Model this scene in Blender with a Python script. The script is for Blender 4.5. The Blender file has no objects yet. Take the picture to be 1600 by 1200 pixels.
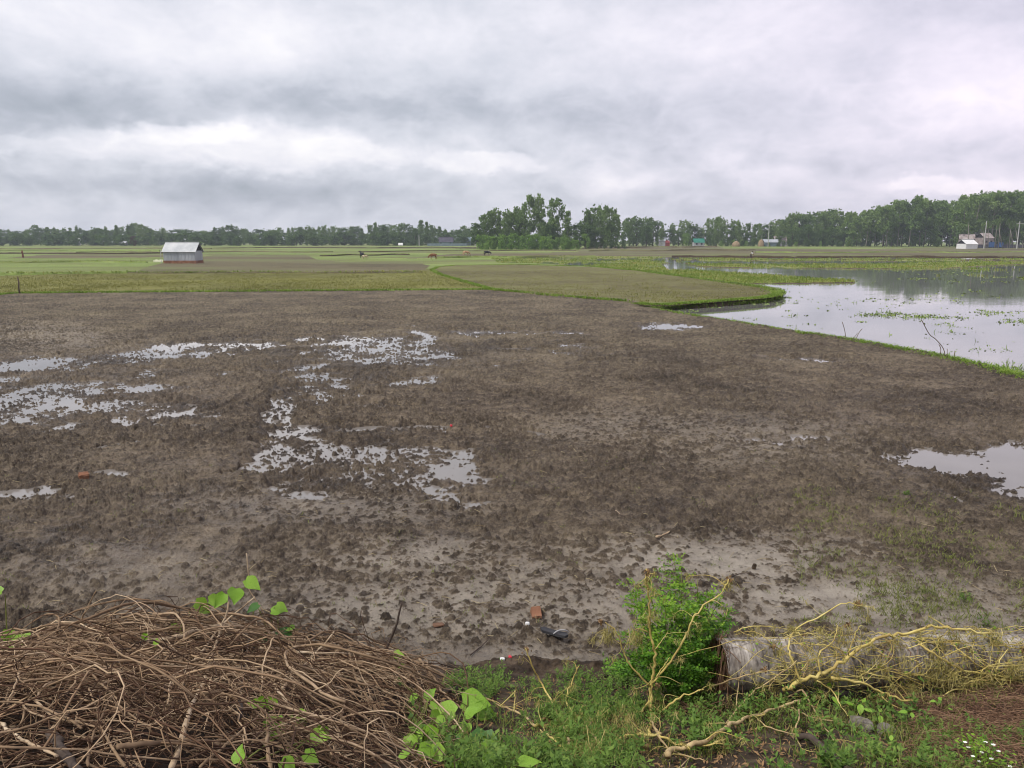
import bpy, bmesh, math, random
import numpy as np
from mathutils import Vector, Matrix, Quaternion

# ------------------------------------------------------------------ camera, sky, sun, exposure
scene = bpy.context.scene
COL = scene.collection
CAM_Z = 3.3
FPX = 1209.0                      # focal length in pixels of the 1600 px wide photograph
PITCH = math.radians(10.43)
cam = bpy.data.cameras.new("camera")
cam.sensor_width = 36.0
cam.lens = 36.0 * FPX / 1600.0
cam.clip_start = 0.05
cam.clip_end = 20000.0
cam_ob = bpy.data.objects.new("camera", cam)
COL.objects.link(cam_ob)
cam_ob.location = (0, 0, CAM_Z)
cam_ob.rotation_euler = (math.pi / 2 - PITCH, 0, 0)
scene.camera = cam_ob

SUN_EL, SUN_AZ = math.radians(54), math.radians(-118)      # azimuth from +Y, clockwise
sun = bpy.data.lights.new("sun", 'SUN')
sun.energy = 2.2
sun.angle = math.radians(10)
sun.color = (1.0, 0.95, 0.88)
sun_ob = bpy.data.objects.new("sun", sun)
COL.objects.link(sun_ob)
sd = Vector((math.sin(SUN_AZ) * math.cos(SUN_EL), math.cos(SUN_AZ) * math.cos(SUN_EL), math.sin(SUN_EL)))
sun_ob.rotation_euler = (-sd).to_track_quat('-Z', 'Y').to_euler()

scene.view_settings.view_transform = 'Standard'
scene.view_settings.look = 'None'
scene.view_settings.exposure = 0.52
scene.view_settings.gamma = 1.0
scene.render.engine = 'CYCLES'
scene.cycles.max_bounces = 6
scene.cycles.diffuse_bounces = 2
scene.cycles.filter_width = 1.05
scene.cycles.glossy_bounces = 3
scene.cycles.transparent_max_bounces = 6
scene.cycles.volume_bounces = 0
scene.cycles.use_denoising = True
scene.cycles.use_adaptive_sampling = True
scene.cycles.adaptive_threshold = 0.02
scene.cycles.caustics_reflective = False
scene.cycles.caustics_refractive = False


class NT:
    """small helper for building node trees"""
    def __init__(self, tree):
        self.t = tree
        tree.nodes.clear()

    def n(self, typ, **kw):
        nd = self.t.nodes.new(typ)
        for k, v in kw.items():
            setattr(nd, k, v)
        return nd

    def link(self, a, b):
        self.t.links.new(a, b)

    def put(self, sock, v):
        if hasattr(v, 'is_output') or isinstance(v, bpy.types.NodeSocket):
            self.link(v, sock)
        else:
            sock.default_value = v

    def m(self, op, a, b=0.0, c=0.0, clamp=False):
        nd = self.n('ShaderNodeMath', operation=op)
        nd.use_clamp = clamp
        self.put(nd.inputs[0], a)
        self.put(nd.inputs[1], b)
        if op in ('MULTIPLY_ADD', 'SMOOTH_MIN', 'SMOOTH_MAX'):
            self.put(nd.inputs[2], c)
        return nd.outputs[0]

    def mix(self, f, a, b, blend='MIX'):
        nd = self.n('ShaderNodeMix', data_type='RGBA', blend_type=blend)
        self.put(nd.inputs[0], f)
        for s, v in ((nd.inputs[6], a), (nd.inputs[7], b)):
            if isinstance(v, (tuple, list)):
                s.default_value = (v[0], v[1], v[2], 1)
            else:
                self.put(s, v)
        return nd.outputs[2]

    def ramp(self, f, stops):
        nd = self.n('ShaderNodeValToRGB')
        self.put(nd.inputs[0], f)
        el = nd.color_ramp.elements
        while len(el) < len(stops):
            el.new(0.5)
        for e, (p, c) in zip(el, stops):
            e.position = p
            e.color = (c[0], c[1], c[2], 1) if isinstance(c, (tuple, list)) else (c, c, c, 1)
        return nd.outputs[0]

    def step(self, f, lo, hi):
        nd = self.n('ShaderNodeMapRange', interpolation_type='SMOOTHSTEP')
        self.put(nd.inputs[0], f)
        nd.inputs[1].default_value = lo
        nd.inputs[2].default_value = hi
        return nd.outputs[0]

    def noise(self, vec, scale, detail=4, rough=0.55, dist=0.0, out=0):
        nd = self.n('ShaderNodeTexNoise')
        if vec is not None:
            self.link(vec, nd.inputs['Vector'])
        nd.inputs['Scale'].default_value = scale
        nd.inputs['Detail'].default_value = detail
        nd.inputs['Roughness'].default_value = rough
        nd.inputs['Distortion'].default_value = dist
        return nd.outputs[out]

    def comb(self, x, y, z):
        nd = self.n('ShaderNodeCombineXYZ')
        for s, v in zip(nd.inputs, (x, y, z)):
            self.put(s, v)
        return nd.outputs[0]

    def vmul(self, v, s):
        nd = self.n('ShaderNodeVectorMath', operation='MULTIPLY')
        self.link(v, nd.inputs[0])
        nd.inputs[1].default_value = s
        return nd.outputs[0]


# overcast sky: thin clear sky behind a thick, uneven cloud deck
world = bpy.data.worlds.new("World")
scene.world = world
world.use_nodes = True
w = NT(world.node_tree)
geo = w.n('ShaderNodeTexCoord')
sep = w.n('ShaderNodeSeparateXYZ')
w.link(geo.outputs['Generated'], sep.inputs[0])
dx, dy, dz = sep.outputs
el_raw = w.m('MULTIPLY', w.m('ARCSINE', dz), 57.2958)
el_d = w.m('MAXIMUM', el_raw, 0.0)
az_d = w.m('MULTIPLY', w.m('ARCTAN2', dx, dy), 57.2958)
# cloud-deck coordinates (a flat layer seen in perspective)
inv = w.m('DIVIDE', 1.0, w.m('ADD', w.m('MAXIMUM', dz, 0.0), 0.10))
deck = w.comb(w.m('MULTIPLY', dx, inv), w.m('MULTIPLY', dy, inv), 0.37)
ang = w.comb(w.m('MULTIPLY', az_d, 0.078), w.m('MULTIPLY', el_d, 0.135), 2.3)
n_big = w.noise(deck, 0.9, 5, 0.55, 0.3)
n_ang = w.noise(ang, 1.5, 7, 0.58, 0.25)
n_fine = w.noise(ang, 5.0, 5, 0.6, 0.15)
warp = w.noise(ang, 1.8, 5, 0.6, 0.0, out=1)
wsep = w.n('ShaderNodeSeparateColor')
w.link(warp, wsep.inputs[0])
azw = w.m('ADD', az_d, w.m('MULTIPLY', w.m('SUBTRACT', wsep.outputs[0], 0.5), 10.0))
elw = w.m('ADD', el_d, w.m('MULTIPLY', w.m('SUBTRACT', wsep.outputs[1], 0.5), 4.0))
val = w.m('ADD', 0.50, w.m('MULTIPLY', w.m('SUBTRACT', n_big, 0.5), 0.34))
val = w.m('ADD', val, w.m('MULTIPLY', w.m('SUBTRACT', n_ang, 0.5), 0.66))
val = w.m('ADD', val, w.m('MULTIPLY', w.m('SUBTRACT', n_fine, 0.5), 0.26))
bn = w.noise(ang, 3.4, 4, 0.5, 0.5)                            # billowing, cauliflower-like modulation
bil = w.m('SUBTRACT', 0.62, w.m('MULTIPLY', w.m('ABSOLUTE', w.m('SUBTRACT', bn, 0.5)), 5.0))
bil = w.m('MULTIPLY', bil, w.m('SUBTRACT', 0.13, w.m('MULTIPLY', w.step(el_d, 7.5, 12.0), 0.08)))
val = w.m('ADD', val, bil)
#        az,  el,   width, height, amount, crisp edge
CLOUDS = [(-18, 6.2, 10.5, 1.75, 0.26, 1), (-21, 6.9, 6, 0.9, .16, 1), (-10, 6.2, 6, 1.0, .10, 1), (-1.5, 5.5, 4.0, 0.8, 0.22, 1), (8.2, 4.2, 2.6, 0.6, 0.24, 0), (-31, 5.6, 4, .7, .10, 1),
          (17, 5.0, 5.0, 1.2, 0.10, 1), (29, 3.2, 4.0, 0.6, 0.20, 1), (-14, 13.2, 15, 2.2, 0.20, 0),
          (12, 14.5, 10, 2.2, 0.12, 0), (31, 8.5, 6, 3.0, 0.16, 0), (-31, 12.5, 6, 1.6, 0.12, 0),
          (-30, 8.4, 9.0, 1.7, -0.30, 0), (-24, 8.4, 8.0, 0.9, -0.14, 0), (-17, 3.1, 14.0, 1.1, -0.30, 0), (-8, 9.4, 12, 1.0, -0.22, 0),
          (20, 5.7, 3.0, 0.7, -0.18, 0), (9, 8.2, 12.0, 1.3, -0.12, 0), (27, 4.9, 6, 0.7, -0.16, 0), (-31, 3.9, 6, 0.8, -.14, 0), (30, 14, 5, 2, -.1, 0), (5, 4.0, 5, .9, -.06, 0)]
for (a, e, sw, sh, amt, crisp) in CLOUDS:
    u = w.m('DIVIDE', w.m('SUBTRACT', azw, a), sw)
    v = w.m('DIVIDE', w.m('SUBTRACT', elw, e), sh)
    r2 = w.m('ADD', w.m('MULTIPLY', u, u), w.m('MULTIPLY', v, v))
    if crisp:
        g = w.m('SUBTRACT', 1.0, w.step(r2, 0.35, 1.35))
    else:
        g = w.m('EXPONENT', w.m('MULTIPLY', r2, -0.7))
    val = w.m('MULTIPLY_ADD', g, amt, val)
cloud = w.ramp(val, [(0.0, (0.27, 0.30, 0.35)), (0.28, (0.385, 0.41, 0.47)), (0.50, (0.52, 0.54, 0.60)),
                     (0.70, (0.64, 0.645, 0.70)), (0.90, (0.755, 0.75, 0.775)), (1.0, (0.80, 0.795, 0.81))])
lilac = w.step(az_d, -8.0, 36.0)
cloud = w.mix(lilac, cloud, w.mix(1.0, cloud, (1.06, 0.985, 1.045), 'MULTIPLY'))
zen = w.step(el_d, 16.0, 65.0)
cloud = w.mix(zen, cloud, w.mix(1.0, cloud, (1.0, 0.98, 0.95), 'MULTIPLY'))
cloud = w.mix(1.0, cloud, (9.9, 9.75, 9.7), 'MULTIPLY')
skyt = w.n('ShaderNodeTexSky', sky_type='NISHITA')
skyt.sun_disc = False
skyt.sun_elevation = SUN_EL
skyt.sun_rotation = SUN_AZ
skyt.air_density = 1.2
skyt.dust_density = 2.0
skyc = w.mix(0.94, skyt.outputs[0], cloud)
bg = w.n('ShaderNodeBackground')
w.link(skyc, bg.inputs[0])
bg.inputs[1].default_value = 0.10
wo = w.n('ShaderNodeOutputWorld')
w.link(bg.outputs[0], wo.inputs[0])
world.cycles.sampling_method = 'MANUAL'
world.cycles.sample_map_resolution = 512

# ------------------------------------------------------------------ projection helpers
SP, CP = math.sin(PITCH), math.cos(PITCH)


def smooth(a, b, x):
    t = np.clip((np.asarray(x, float) - a) / (b - a), 0, 1)
    return t * t * (3 - 2 * t)


def far_rise(y):
    return 0.9 * smooth(190, 460, y)


def bank(x, y):
    """height of the road embankment on which the camera stands"""
    yy = y + 0.10 * np.sin(x * 1.3 + 0.4) + 0.06 * np.sin(x * 3.1)
    return np.interp(yy, [-50, 1.0, 2.0, 3.0, 3.6, 4.3, 4.9, 5.45, 5.9], [1.75, 1.72, 1.45, 1.02, 0.75, 0.50, 0.28, 0.07, 0.0])


def ray(px, py):
    xr, yr = (px - 800.0) / FPX, -(py - 600.0) / FPX
    return xr, CP + yr * SP, -SP + yr * CP


def G(px, py, z=0.0):
    """ground point under a pixel on the plane of height z"""
    rx, ry, rz = ray(px, py)
    t = (z - CAM_Z) / rz
    return np.array((rx * t, ry * t, z))


def GF(px, py, lift=0.0):
    """ground point under a pixel, on the gently rising far ground"""
    z = 0.1
    for _ in range(40):
        rx, ry, rz = ray(px, py)
        t = (z - CAM_Z) / min(rz, -1e-4)
        z = 0.5 * z + 0.5 * (float(far_rise(ry * t)) + lift)
    return np.array((rx * t, ry * t, z))


def D(px, py, d):
    rx, ry, rz = ray(px, py)
    t = d / ry
    return np.array((rx * t, d, CAM_Z + rz * t))


def proj(x, y, z):
    zz = z - CAM_Z
    f = y * CP - zz * SP
    u = y * SP + zz * CP
    return 800 + FPX * x / f, 600 - FPX * u / f


# ------------------------------------------------------------------ noise
def _h(ix, iy, s):
    n = (ix.astype(np.int64) * 374761393 + iy.astype(np.int64) * 668265263 + s * 1274126177) & 0xFFFFFFFF
    n = ((n ^ (n >> 13)) * 1274126177) & 0xFFFFFFFF
    n = n ^ (n >> 16)
    return (n & 0xFFFFFF) / float(0x1000000)


def vnoise(x, y, s=0):
    ix, iy = np.floor(x), np.floor(y)
    fx, fy = x - ix, y - iy
    fx = fx * fx * (3 - 2 * fx)
    fy = fy * fy * (3 - 2 * fy)
    a, b = _h(ix, iy, s), _h(ix + 1, iy, s)
    c, d = _h(ix, iy + 1, s), _h(ix + 1, iy + 1, s)
    return (a + (b - a) * fx) * (1 - fy) + (c + (d - c) * fx) * fy


def fbm(x, y, s=0, o=4, gain=0.5):
    x, y = np.asarray(x, float), np.asarray(y, float)
    r, a, tot = 0.0, 1.0, 0.0
    for k in range(o):
        r = r + a * vnoise(x, y, s + k * 17)
        tot += a
        a *= gain
        x, y = x * 2.03 + 11.7, y * 2.03 - 7.3
    return r / tot


def clods(x, y, cell, s, prob, rmin=0.25, rmax=0.6):
    """sum of rounded lumps, one per cell with probability prob (array or number)"""
    gx, gy = x / cell, y / cell
    ix, iy = np.floor(gx), np.floor(gy)
    best = np.zeros_like(gx)
    for ox in (-1, 0, 1):
        for oy in (-1, 0, 1):
            cx, cy = ix + ox, iy + oy
            px_, py_ = cx + _h(cx, cy, s), cy + _h(cx, cy, s + 1)
            r = rmin + (rmax - rmin) * _h(cx, cy, s + 2)
            on = _h(cx, cy, s + 3) < prob
            q = 1 - ((gx - px_) ** 2 + (gy - py_) ** 2) / (r * r)
            b = np.where(on, np.sqrt(np.maximum(q, 0)) * r * (0.45 + 0.9 * _h(cx, cy, s + 4)), 0)
            best = np.maximum(best, b)
    return best * cell


def inside(poly, x, y):
    poly = np.asarray(poly)[:, :2]
    c = np.zeros(x.shape, bool)
    x0, x1 = poly[-1], None
    px_, py_ = poly[-1]
    for qx, qy in poly:
        cond = (py_ > y) != (qy > y)
        with np.errstate(divide='ignore', invalid='ignore'):
            xi = (qx - px_) * (y - py_) / (qy - py_ + 1e-30) + px_
        c ^= cond & (x < xi)
        px_, py_ = qx, qy
    return c


# ------------------------------------------------------------------ object helpers
def tag(o, label=None, cat=None, group=None, kind=None):
    if label:
        o['label'] = label
    if cat:
        o['category'] = cat
    if group:
        o['group'] = group
    if kind:
        o['kind'] = kind
    return o


def link(name, me, parent=None):
    o = bpy.data.objects.new(name, me)
    COL.objects.link(o)
    if parent is not None:
        o.parent = parent
    return o


def empty(name, loc, label, cat, group=None, rz=0.0):
    o = link(name, None)
    o.location = loc
    o.rotation_euler = (0, 0, rz)
    o.empty_display_size = 0.2
    return tag(o, label, cat, group)


def npmesh(name, V, F, mat=None, smooth_=False, attrs=None):
    """mesh from arrays; F is (n,3) or (n,4) or a list of lists"""
    me = bpy.data.meshes.new(name)
    V = np.asarray(V, np.float32)
    if isinstance(F, np.ndarray):
        n, k = F.shape
        me.vertices.add(len(V))
        me.vertices.foreach_set('co', V.ravel())
        me.loops.add(n * k)
        me.loops.foreach_set('vertex_index', F.astype(np.int32).ravel())
        me.polygons.add(n)
        me.polygons.foreach_set('loop_start', np.arange(0, n * k, k, dtype=np.int32))
        me.update(calc_edges=True)
    else:
        me.from_pydata([tuple(map(float, v)) for v in V], [], [tuple(f) for f in F])
        me.update()
    if smooth_:
        me.polygons.foreach_set('use_smooth', np.ones(len(me.polygons), bool))
    if attrs:
        for k_, v in attrs.items():
            a = me.attributes.new(k_, 'FLOAT', 'POINT')
            a.data.foreach_set('value', np.asarray(v, np.float32))
    if mat:
        me.materials.append(mat)
    return me


class MB:
    """collects boxes, tubes and polygons into one mesh"""
    def __init__(self):
        self.v, self.f = [], []

    def add(self, vs, fs):
        b = len(self.v)
        self.v += [tuple(map(float, p)) for p in vs]
        self.f += [tuple(i + b for i in f) for f in fs]

    def box(self, c, s, rz=0.0):
        hx, hy, hz = s[0] / 2, s[1] / 2, s[2] / 2
        cs, sn = math.cos(rz), math.sin(rz)
        vs = []
        for z in (-hz, hz):
            for x, y in ((-hx, -hy), (hx, -hy), (hx, hy), (-hx, hy)):
                vs.append((c[0] + x * cs - y * sn, c[1] + x * sn + y * cs, c[2] + z))
        self.add(vs, [(3, 2, 1, 0), (4, 5, 6, 7), (0, 1, 5, 4), (1, 2, 6, 5), (2, 3, 7, 6), (3, 0, 4, 7)])

    def tube(self, pts, rad, sides=6, cap=True):
        v, f = tube_arrays(pts, rad, sides, cap)
        self.add(v, f)

    def mesh(self, name, mat, sm=False):
        return npmesh(name, self.v, self.f, mat, sm)

    def build(self, name, mat, parent=None, sm=False):
        return link(name, self.mesh(name, mat, sm), parent)


def tube_arrays(pts, rad, sides=6, cap=True):
    P = [Vector(p) for p in pts]
    n = len(P)
    R = list(rad) if hasattr(rad, '__len__') else [rad] * n
    vs, fs = [], []
    t0 = (P[1] - P[0]).normalized()
    u = t0.orthogonal().normalized()
    for i in range(n):
        t = (P[min(i + 1, n - 1)] - P[max(i - 1, 0)])
        if t.length < 1e-9:
            t = t0
        t = t.normalized()
        u = (u - t * u.dot(t))
        if u.length < 1e-6:
            u = t.orthogonal()
        u.normalize()
        w_ = t.cross(u)
        for k in range(sides):
            a = 2 * math.pi * k / sides
            vs.append(P[i] + (u * math.cos(a) + w_ * math.sin(a)) * R[i])
    for i in range(n - 1):
        for k in range(sides):
            a, b = i * sides + k, i * sides + (k + 1) % sides
            fs.append((a, b, b + sides, a + sides))
    if cap:
        fs.append(tuple(range(sides - 1, -1, -1)))
        fs.append(tuple(range((n - 1) * sides, n * sides)))
    return vs, fs


def catmull(pts, n=5):
    P = [np.asarray(p, float) for p in pts]
    if len(P) < 3:
        return [P[0] + (P[-1] - P[0]) * t for t in np.linspace(0, 1, n + 1)]
    P = [2 * P[0] - P[1]] + P + [2 * P[-1] - P[-2]]
    out = []
    for i in range(1, len(P) - 2):
        for t in np.linspace(0, 1, n, endpoint=False):
            a, b, c, d = P[i - 1], P[i], P[i + 1], P[i + 2]
            out.append(0.5 * (2 * b + (c - a) * t + (2 * a - 5 * b + 4 * c - d) * t * t + (3 * b - a - 3 * c + d) * t ** 3))
    out.append(P[-2])
    return out


def quads(C, N, S, asp=0.5, rng=None, fold=0.0, up=None):
    """leaf-shaped rhombus faces: centres C, normals N, half lengths S (arrays)"""
    n = len(C)
    N = N / np.maximum(np.linalg.norm(N, axis=1, keepdims=True), 1e-9)
    A = rng.normal(size=(n, 3)) if up is None else up + rng.normal(size=(n, 3)) * 0.25
    A = A - N * np.sum(A * N, axis=1, keepdims=True)
    A /= np.maximum(np.linalg.norm(A, axis=1, keepdims=True), 1e-9)
    B = np.cross(N, A)
    S = np.asarray(S).reshape(-1, 1)
    V = np.empty((n, 4, 3))
    V[:, 0] = C - A * S
    V[:, 1] = C + B * S * asp + N * S * fold
    V[:, 2] = C + A * S
    V[:, 3] = C - B * S * asp + N * S * fold
    return V.reshape(-1, 3), np.arange(n * 4).reshape(n, 4)


def blades(P, H, W, rng, lean=0.35, seg=2):
    """grass blades: bent tapering strips standing at points P"""
    n = len(P)
    H = np.broadcast_to(np.asarray(H, float), (n,)).reshape(n, 1)
    W = np.broadcast_to(np.asarray(W, float), (n,)).reshape(n, 1)
    a = rng.uniform(0, 2 * np.pi, n)
    side = np.stack([np.cos(a), np.sin(a), np.zeros(n)], 1)
    b = rng.uniform(0, 2 * np.pi, n)
    ld = np.stack([np.cos(b), np.sin(b), np.zeros(n)], 1) * (lean * rng.uniform(0.2, 1.6, (n, 1))) * H
    up = np.zeros((n, 3))
    up[:, 2] = 1
    V = np.empty((n, 5, 3))
    V[:, 0] = P - side * W
    V[:, 1] = P + side * W
    m_ = P + up * H * 0.6 + ld * 0.35
    V[:, 2] = m_ + side * W * 0.7
    V[:, 3] = m_ - side * W * 0.7
    V[:, 4] = P + up * H * (1 - 0.25 * lean) + ld
    base = np.arange(n).reshape(n, 1) * 5
    F = np.concatenate([base + np.array([[0, 1, 2]]), base + np.array([[0, 2, 3]]), base + np.array([[3, 2, 4]])], 0)
    return V.reshape(-1, 3), F


# ------------------------------------------------------------------ materials
MATS = {}


def mat(name, stops, scale=8.0, detail=4, rough=0.85, bump=0.0, bscale=None, bdist=0.01, spec=0.25, island=0.0, objr=0.0,
        trans=0.0, coords='Object', stretch=None, metal=0.0, hue=0.0):
    """noise-ramped colour, optional bump, variation per mesh island and per object"""
    m_ = bpy.data.materials.new(name)
    m_.use_nodes = True
    t = NT(m_.node_tree)
    tc = t.n('ShaderNodeTexCoord')
    vec = tc.outputs[coords]
    if stretch:
        vec = t.vmul(vec, stretch)
    nz = t.noise(vec, scale, detail, 0.6)
    nz = t.step(nz, 0.25, 0.75)
    if island or objr:
        add = nz
        if island:
            g = t.n('ShaderNodeNewGeometry')
            add = t.m('ADD', t.m('MULTIPLY', add, 1 - island), t.m('MULTIPLY', g.outputs['Random Per Island'], island))
        if objr:
            oi = t.n('ShaderNodeObjectInfo')
            add = t.m('ADD', t.m('MULTIPLY', add, 1 - objr), t.m('MULTIPLY', oi.outputs['Random'], objr))
        nz = add
    col = t.ramp(nz, stops)
    bs = t.n('ShaderNodeBsdfPrincipled')
    t.link(col, bs.inputs['Base Color'])
    bs.inputs['Roughness'].default_value = rough
    bs.inputs['Specular IOR Level'].default_value = spec
    bs.inputs['Metallic'].default_value = metal
    if bump:
        b = t.n('ShaderNodeBump')
        b.inputs['Strength'].default_value = bump
        b.inputs['Distance'].default_value = bdist
        t.link(t.noise(vec, bscale or scale * 4, 5, 0.65), b.inputs['Height'])
        t.link(b.outputs[0], bs.inputs['Normal'])
    out = t.n('ShaderNodeOutputMaterial')
    if trans:
        tr = t.n('ShaderNodeBsdfTranslucent')
        t.link(t.mix(1.0, col, (1.1, 1.25, 0.6), 'MULTIPLY'), tr.inputs[0])
        mx = t.n('ShaderNodeMixShader')
        mx.inputs[0].default_value = trans
        t.link(bs.outputs[0], mx.inputs[1])
        t.link(tr.outputs[0], mx.inputs[2])
        t.link(mx.outputs[0], out.inputs[0])
    else:
        t.link(bs.outputs[0], out.inputs[0])
    MATS[name] = m_
    return m_
# ------------------------------------------------------------------ ground materials
def field_mat(name, c_lo, c_mid, c_hi, speck=None, speck_amt=0.3, rough=0.9, big=0.05, fine=6.0, bump=0.5, tint=None, stretch=(1, 1, 1)):
    """far fields: broad patches of colour broken up by fine tufts and clods"""
    m_ = bpy.data.materials.new(name)
    m_.use_nodes = True
    t = NT(m_.node_tree)
    g = t.n('ShaderNodeNewGeometry')
    pos = t.vmul(g.outputs['Position'], stretch)
    a = t.noise(pos, big, 5, 0.6)
    b = t.noise(pos, fine, 3, 0.7)
    c = t.noise(pos, fine * 0.22, 4, 0.65)
    f = t.m('ADD', t.m('MULTIPLY', a, 0.5), t.m('ADD', t.m('MULTIPLY', b, 0.3), t.m('MULTIPLY', c, 0.35)))
    col = t.ramp(t.step(f, 0.38, 0.78), [(0, c_lo), (0.5, c_mid), (1, c_hi)])
    if speck:
        s = t.step(t.noise(pos, fine * 1.7, 2, 0.6), 0.60, 0.72)
        col = t.mix(t.m('MULTIPLY', s, speck_amt), col, speck)
    if tint:
        tm = t.step(t.noise(t.vmul(g.outputs['Position'], (0.5, 1, 1)), 0.028, 3, 0.6), 0.45, 0.62)
        col = t.mix(tm, col, tint)
    bs = t.n('ShaderNodeBsdfPrincipled')
    t.link(col, bs.inputs['Base Color'])
    bs.inputs['Roughness'].default_value = rough
    bs.inputs['Specular IOR Level'].default_value = 0.15
    bp = t.n('ShaderNodeBump')
    bp.inputs['Strength'].default_value = bump
    bp.inputs['Distance'].default_value = 0.12
    t.link(t.m('ADD', b, c), bp.inputs['Height'])
    t.link(bp.outputs[0], bs.inputs['Normal'])
    o = t.n('ShaderNodeOutputMaterial')
    t.link(bs.outputs[0], o.inputs[0])
    return m_


M_GRASSFAR = field_mat('far grassland', (0.10, 0.135, 0.036), (0.18, 0.24, 0.066), (0.26, 0.31, 0.105), big=0.03, fine=1.6,
                       speck=(0.09, 0.075, 0.045), speck_amt=.5, tint=(0.14, 0.145, 0.06), stretch=(0.5, 1, 1))
M_PADDY = field_mat('paddy stubble', (0.085, 0.08, 0.03), (0.155, 0.155, 0.045), (0.235, 0.23, 0.07), big=0.06, fine=3.2,
                    speck=(0.10, 0.08, 0.05), speck_amt=0.6, stretch=(0.6, 1, 1))
M_TONGUE = field_mat('weedy plough', (0.078, 0.066, 0.034), (0.135, 0.126, 0.056), (0.185, 0.195, 0.075), big=0.07, fine=4.0,
                     speck=(0.14, 0.17, 0.05), speck_amt=0.7, stretch=(.7, 1, 1))
M_PLOUGHFAR = field_mat('far plough', (0.072, 0.061, 0.036), (0.122, 0.106, 0.060), (0.165, 0.15, 0.085), big=0.05, fine=2.4,
                        speck=(0.12, 0.12, 0.055), speck_amt=0.5, tint=(0.14, 0.15, 0.065), stretch=(0.35, 1, 1))
M_MARSH = field_mat('marsh', (0.08, 0.10, 0.025), (0.16, 0.19, 0.05), (0.25, 0.24, 0.10), big=0.08, fine=2.0,
                    speck=(0.2, 0.15, 0.07), speck_amt=0.6, stretch=(0.4, 1, 1))


def mud_mat():
    m_ = bpy.data.materials.new('wet ploughed mud')
    m_.use_nodes = True
    t = NT(m_.node_tree)
    g = t.n('ShaderNodeNewGeometry')
    pos = g.outputs['Position']
    at = {k: t.n('ShaderNodeAttribute', attribute_name=k).outputs['Fac'] for k in ('silt', 'wet', 'lump', 'olive')}
    n1 = t.noise(pos, 0.35, 5, 0.6)
    n2 = t.noise(pos, 5.0, 5, 0.65)
    n3 = t.noise(pos, 26.0, 4, 0.7)
    f = t.m('ADD', t.m('MULTIPLY', n1, 0.35), t.m('ADD', t.m('MULTIPLY', n2, 0.4), t.m('MULTIPLY', n3, 0.4)))
    dry = t.ramp(t.step(f, 0.42, 0.72), [(0, (0.040, 0.029, 0.019)), (0.45, (0.112, 0.085, 0.058)), (1, (0.245, 0.196, 0.136))])
    oliv = t.ramp(t.step(f, 0.42, 0.72), [(0, (0.042, 0.031, 0.018)), (0.45, (0.112, 0.087, 0.054)), (1, (0.225, 0.186, 0.114))])
    col = t.mix(at['olive'], dry, oliv)
    # straw and stubble bits turned up by the plough
    st = t.step(t.noise(t.vmul(pos, (1, 1.6, 1)), 17.0, 2, 0.6, 0.8), 0.63, 0.70)
    col = t.mix(t.m('MULTIPLY', st, 0.6), col, (0.25, 0.20, 0.115))
    # pale silt settled in the flat places
    silt = t.ramp(t.step(t.noise(pos, 3.0, 5, 0.7), 0.3, 0.7), [(0, (0.24, 0.21, 0.17)), (1, (0.42, 0.375, 0.31))])
    flat = t.m('SUBTRACT', 1.0, t.step(at['lump'], 0.003, 0.014))
    sm = t.m('MULTIPLY', t.m('MULTIPLY', at['silt'], flat), t.step(n2, 0.24, 0.44))
    col = t.mix(sm, col, silt)
    # lumps coloured darker than the flat mud around them
    dl = t.m('MULTIPLY', t.step(at['lump'], 0.004, 0.022), 0.55)
    col = t.mix(dl, col, t.mix(1.0, col, (0.48, 0.46, 0.45), 'MULTIPLY'))
    wet = t.m('MULTIPLY', at['wet'], t.step(t.noise(pos, 1.3, 4, 0.6), 0.32, 0.6))
    col = t.mix(t.m('MULTIPLY', wet, 0.6), col, t.mix(1.0, col, (0.50, 0.46, 0.45), 'MULTIPLY'))
    bs = t.n('ShaderNodeBsdfPrincipled')
    t.link(col, bs.inputs['Base Color'])
    ro = t.m('SUBTRACT', 0.80, t.m('MULTIPLY', wet, 0.50))
    t.link(ro, bs.inputs['Roughness'])
    bs.inputs['Specular IOR Level'].default_value = 0.35
    bp = t.n('ShaderNodeBump')
    bp.inputs['Strength'].default_value = 0.9
    bp.inputs['Distance'].default_value = 0.035
    t.link(t.m('ADD', t.m('MULTIPLY', n3, 0.8), t.noise(pos, 70.0, 3, 0.7)), bp.inputs['Height'])
    t.link(bp.outputs[0], bs.inputs['Normal'])
    o = t.n('ShaderNodeOutputMaterial')
    t.link(bs.outputs[0], o.inputs[0])
    return m_


M_MUD = mud_mat()
M_SOIL = mat('bank soil', [(0, (0.018, 0.012, 0.008)), (0.5, (0.052, 0.036, 0.023)), (1, (0.12, 0.088, 0.06))], 7, 6, 0.95, 0.9, 30, 0.03)
M_BED = mat('pond bed', [(0, (0.07, 0.055, 0.035)), (1, (0.12, 0.095, 0.06))], 1.0)


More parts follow.
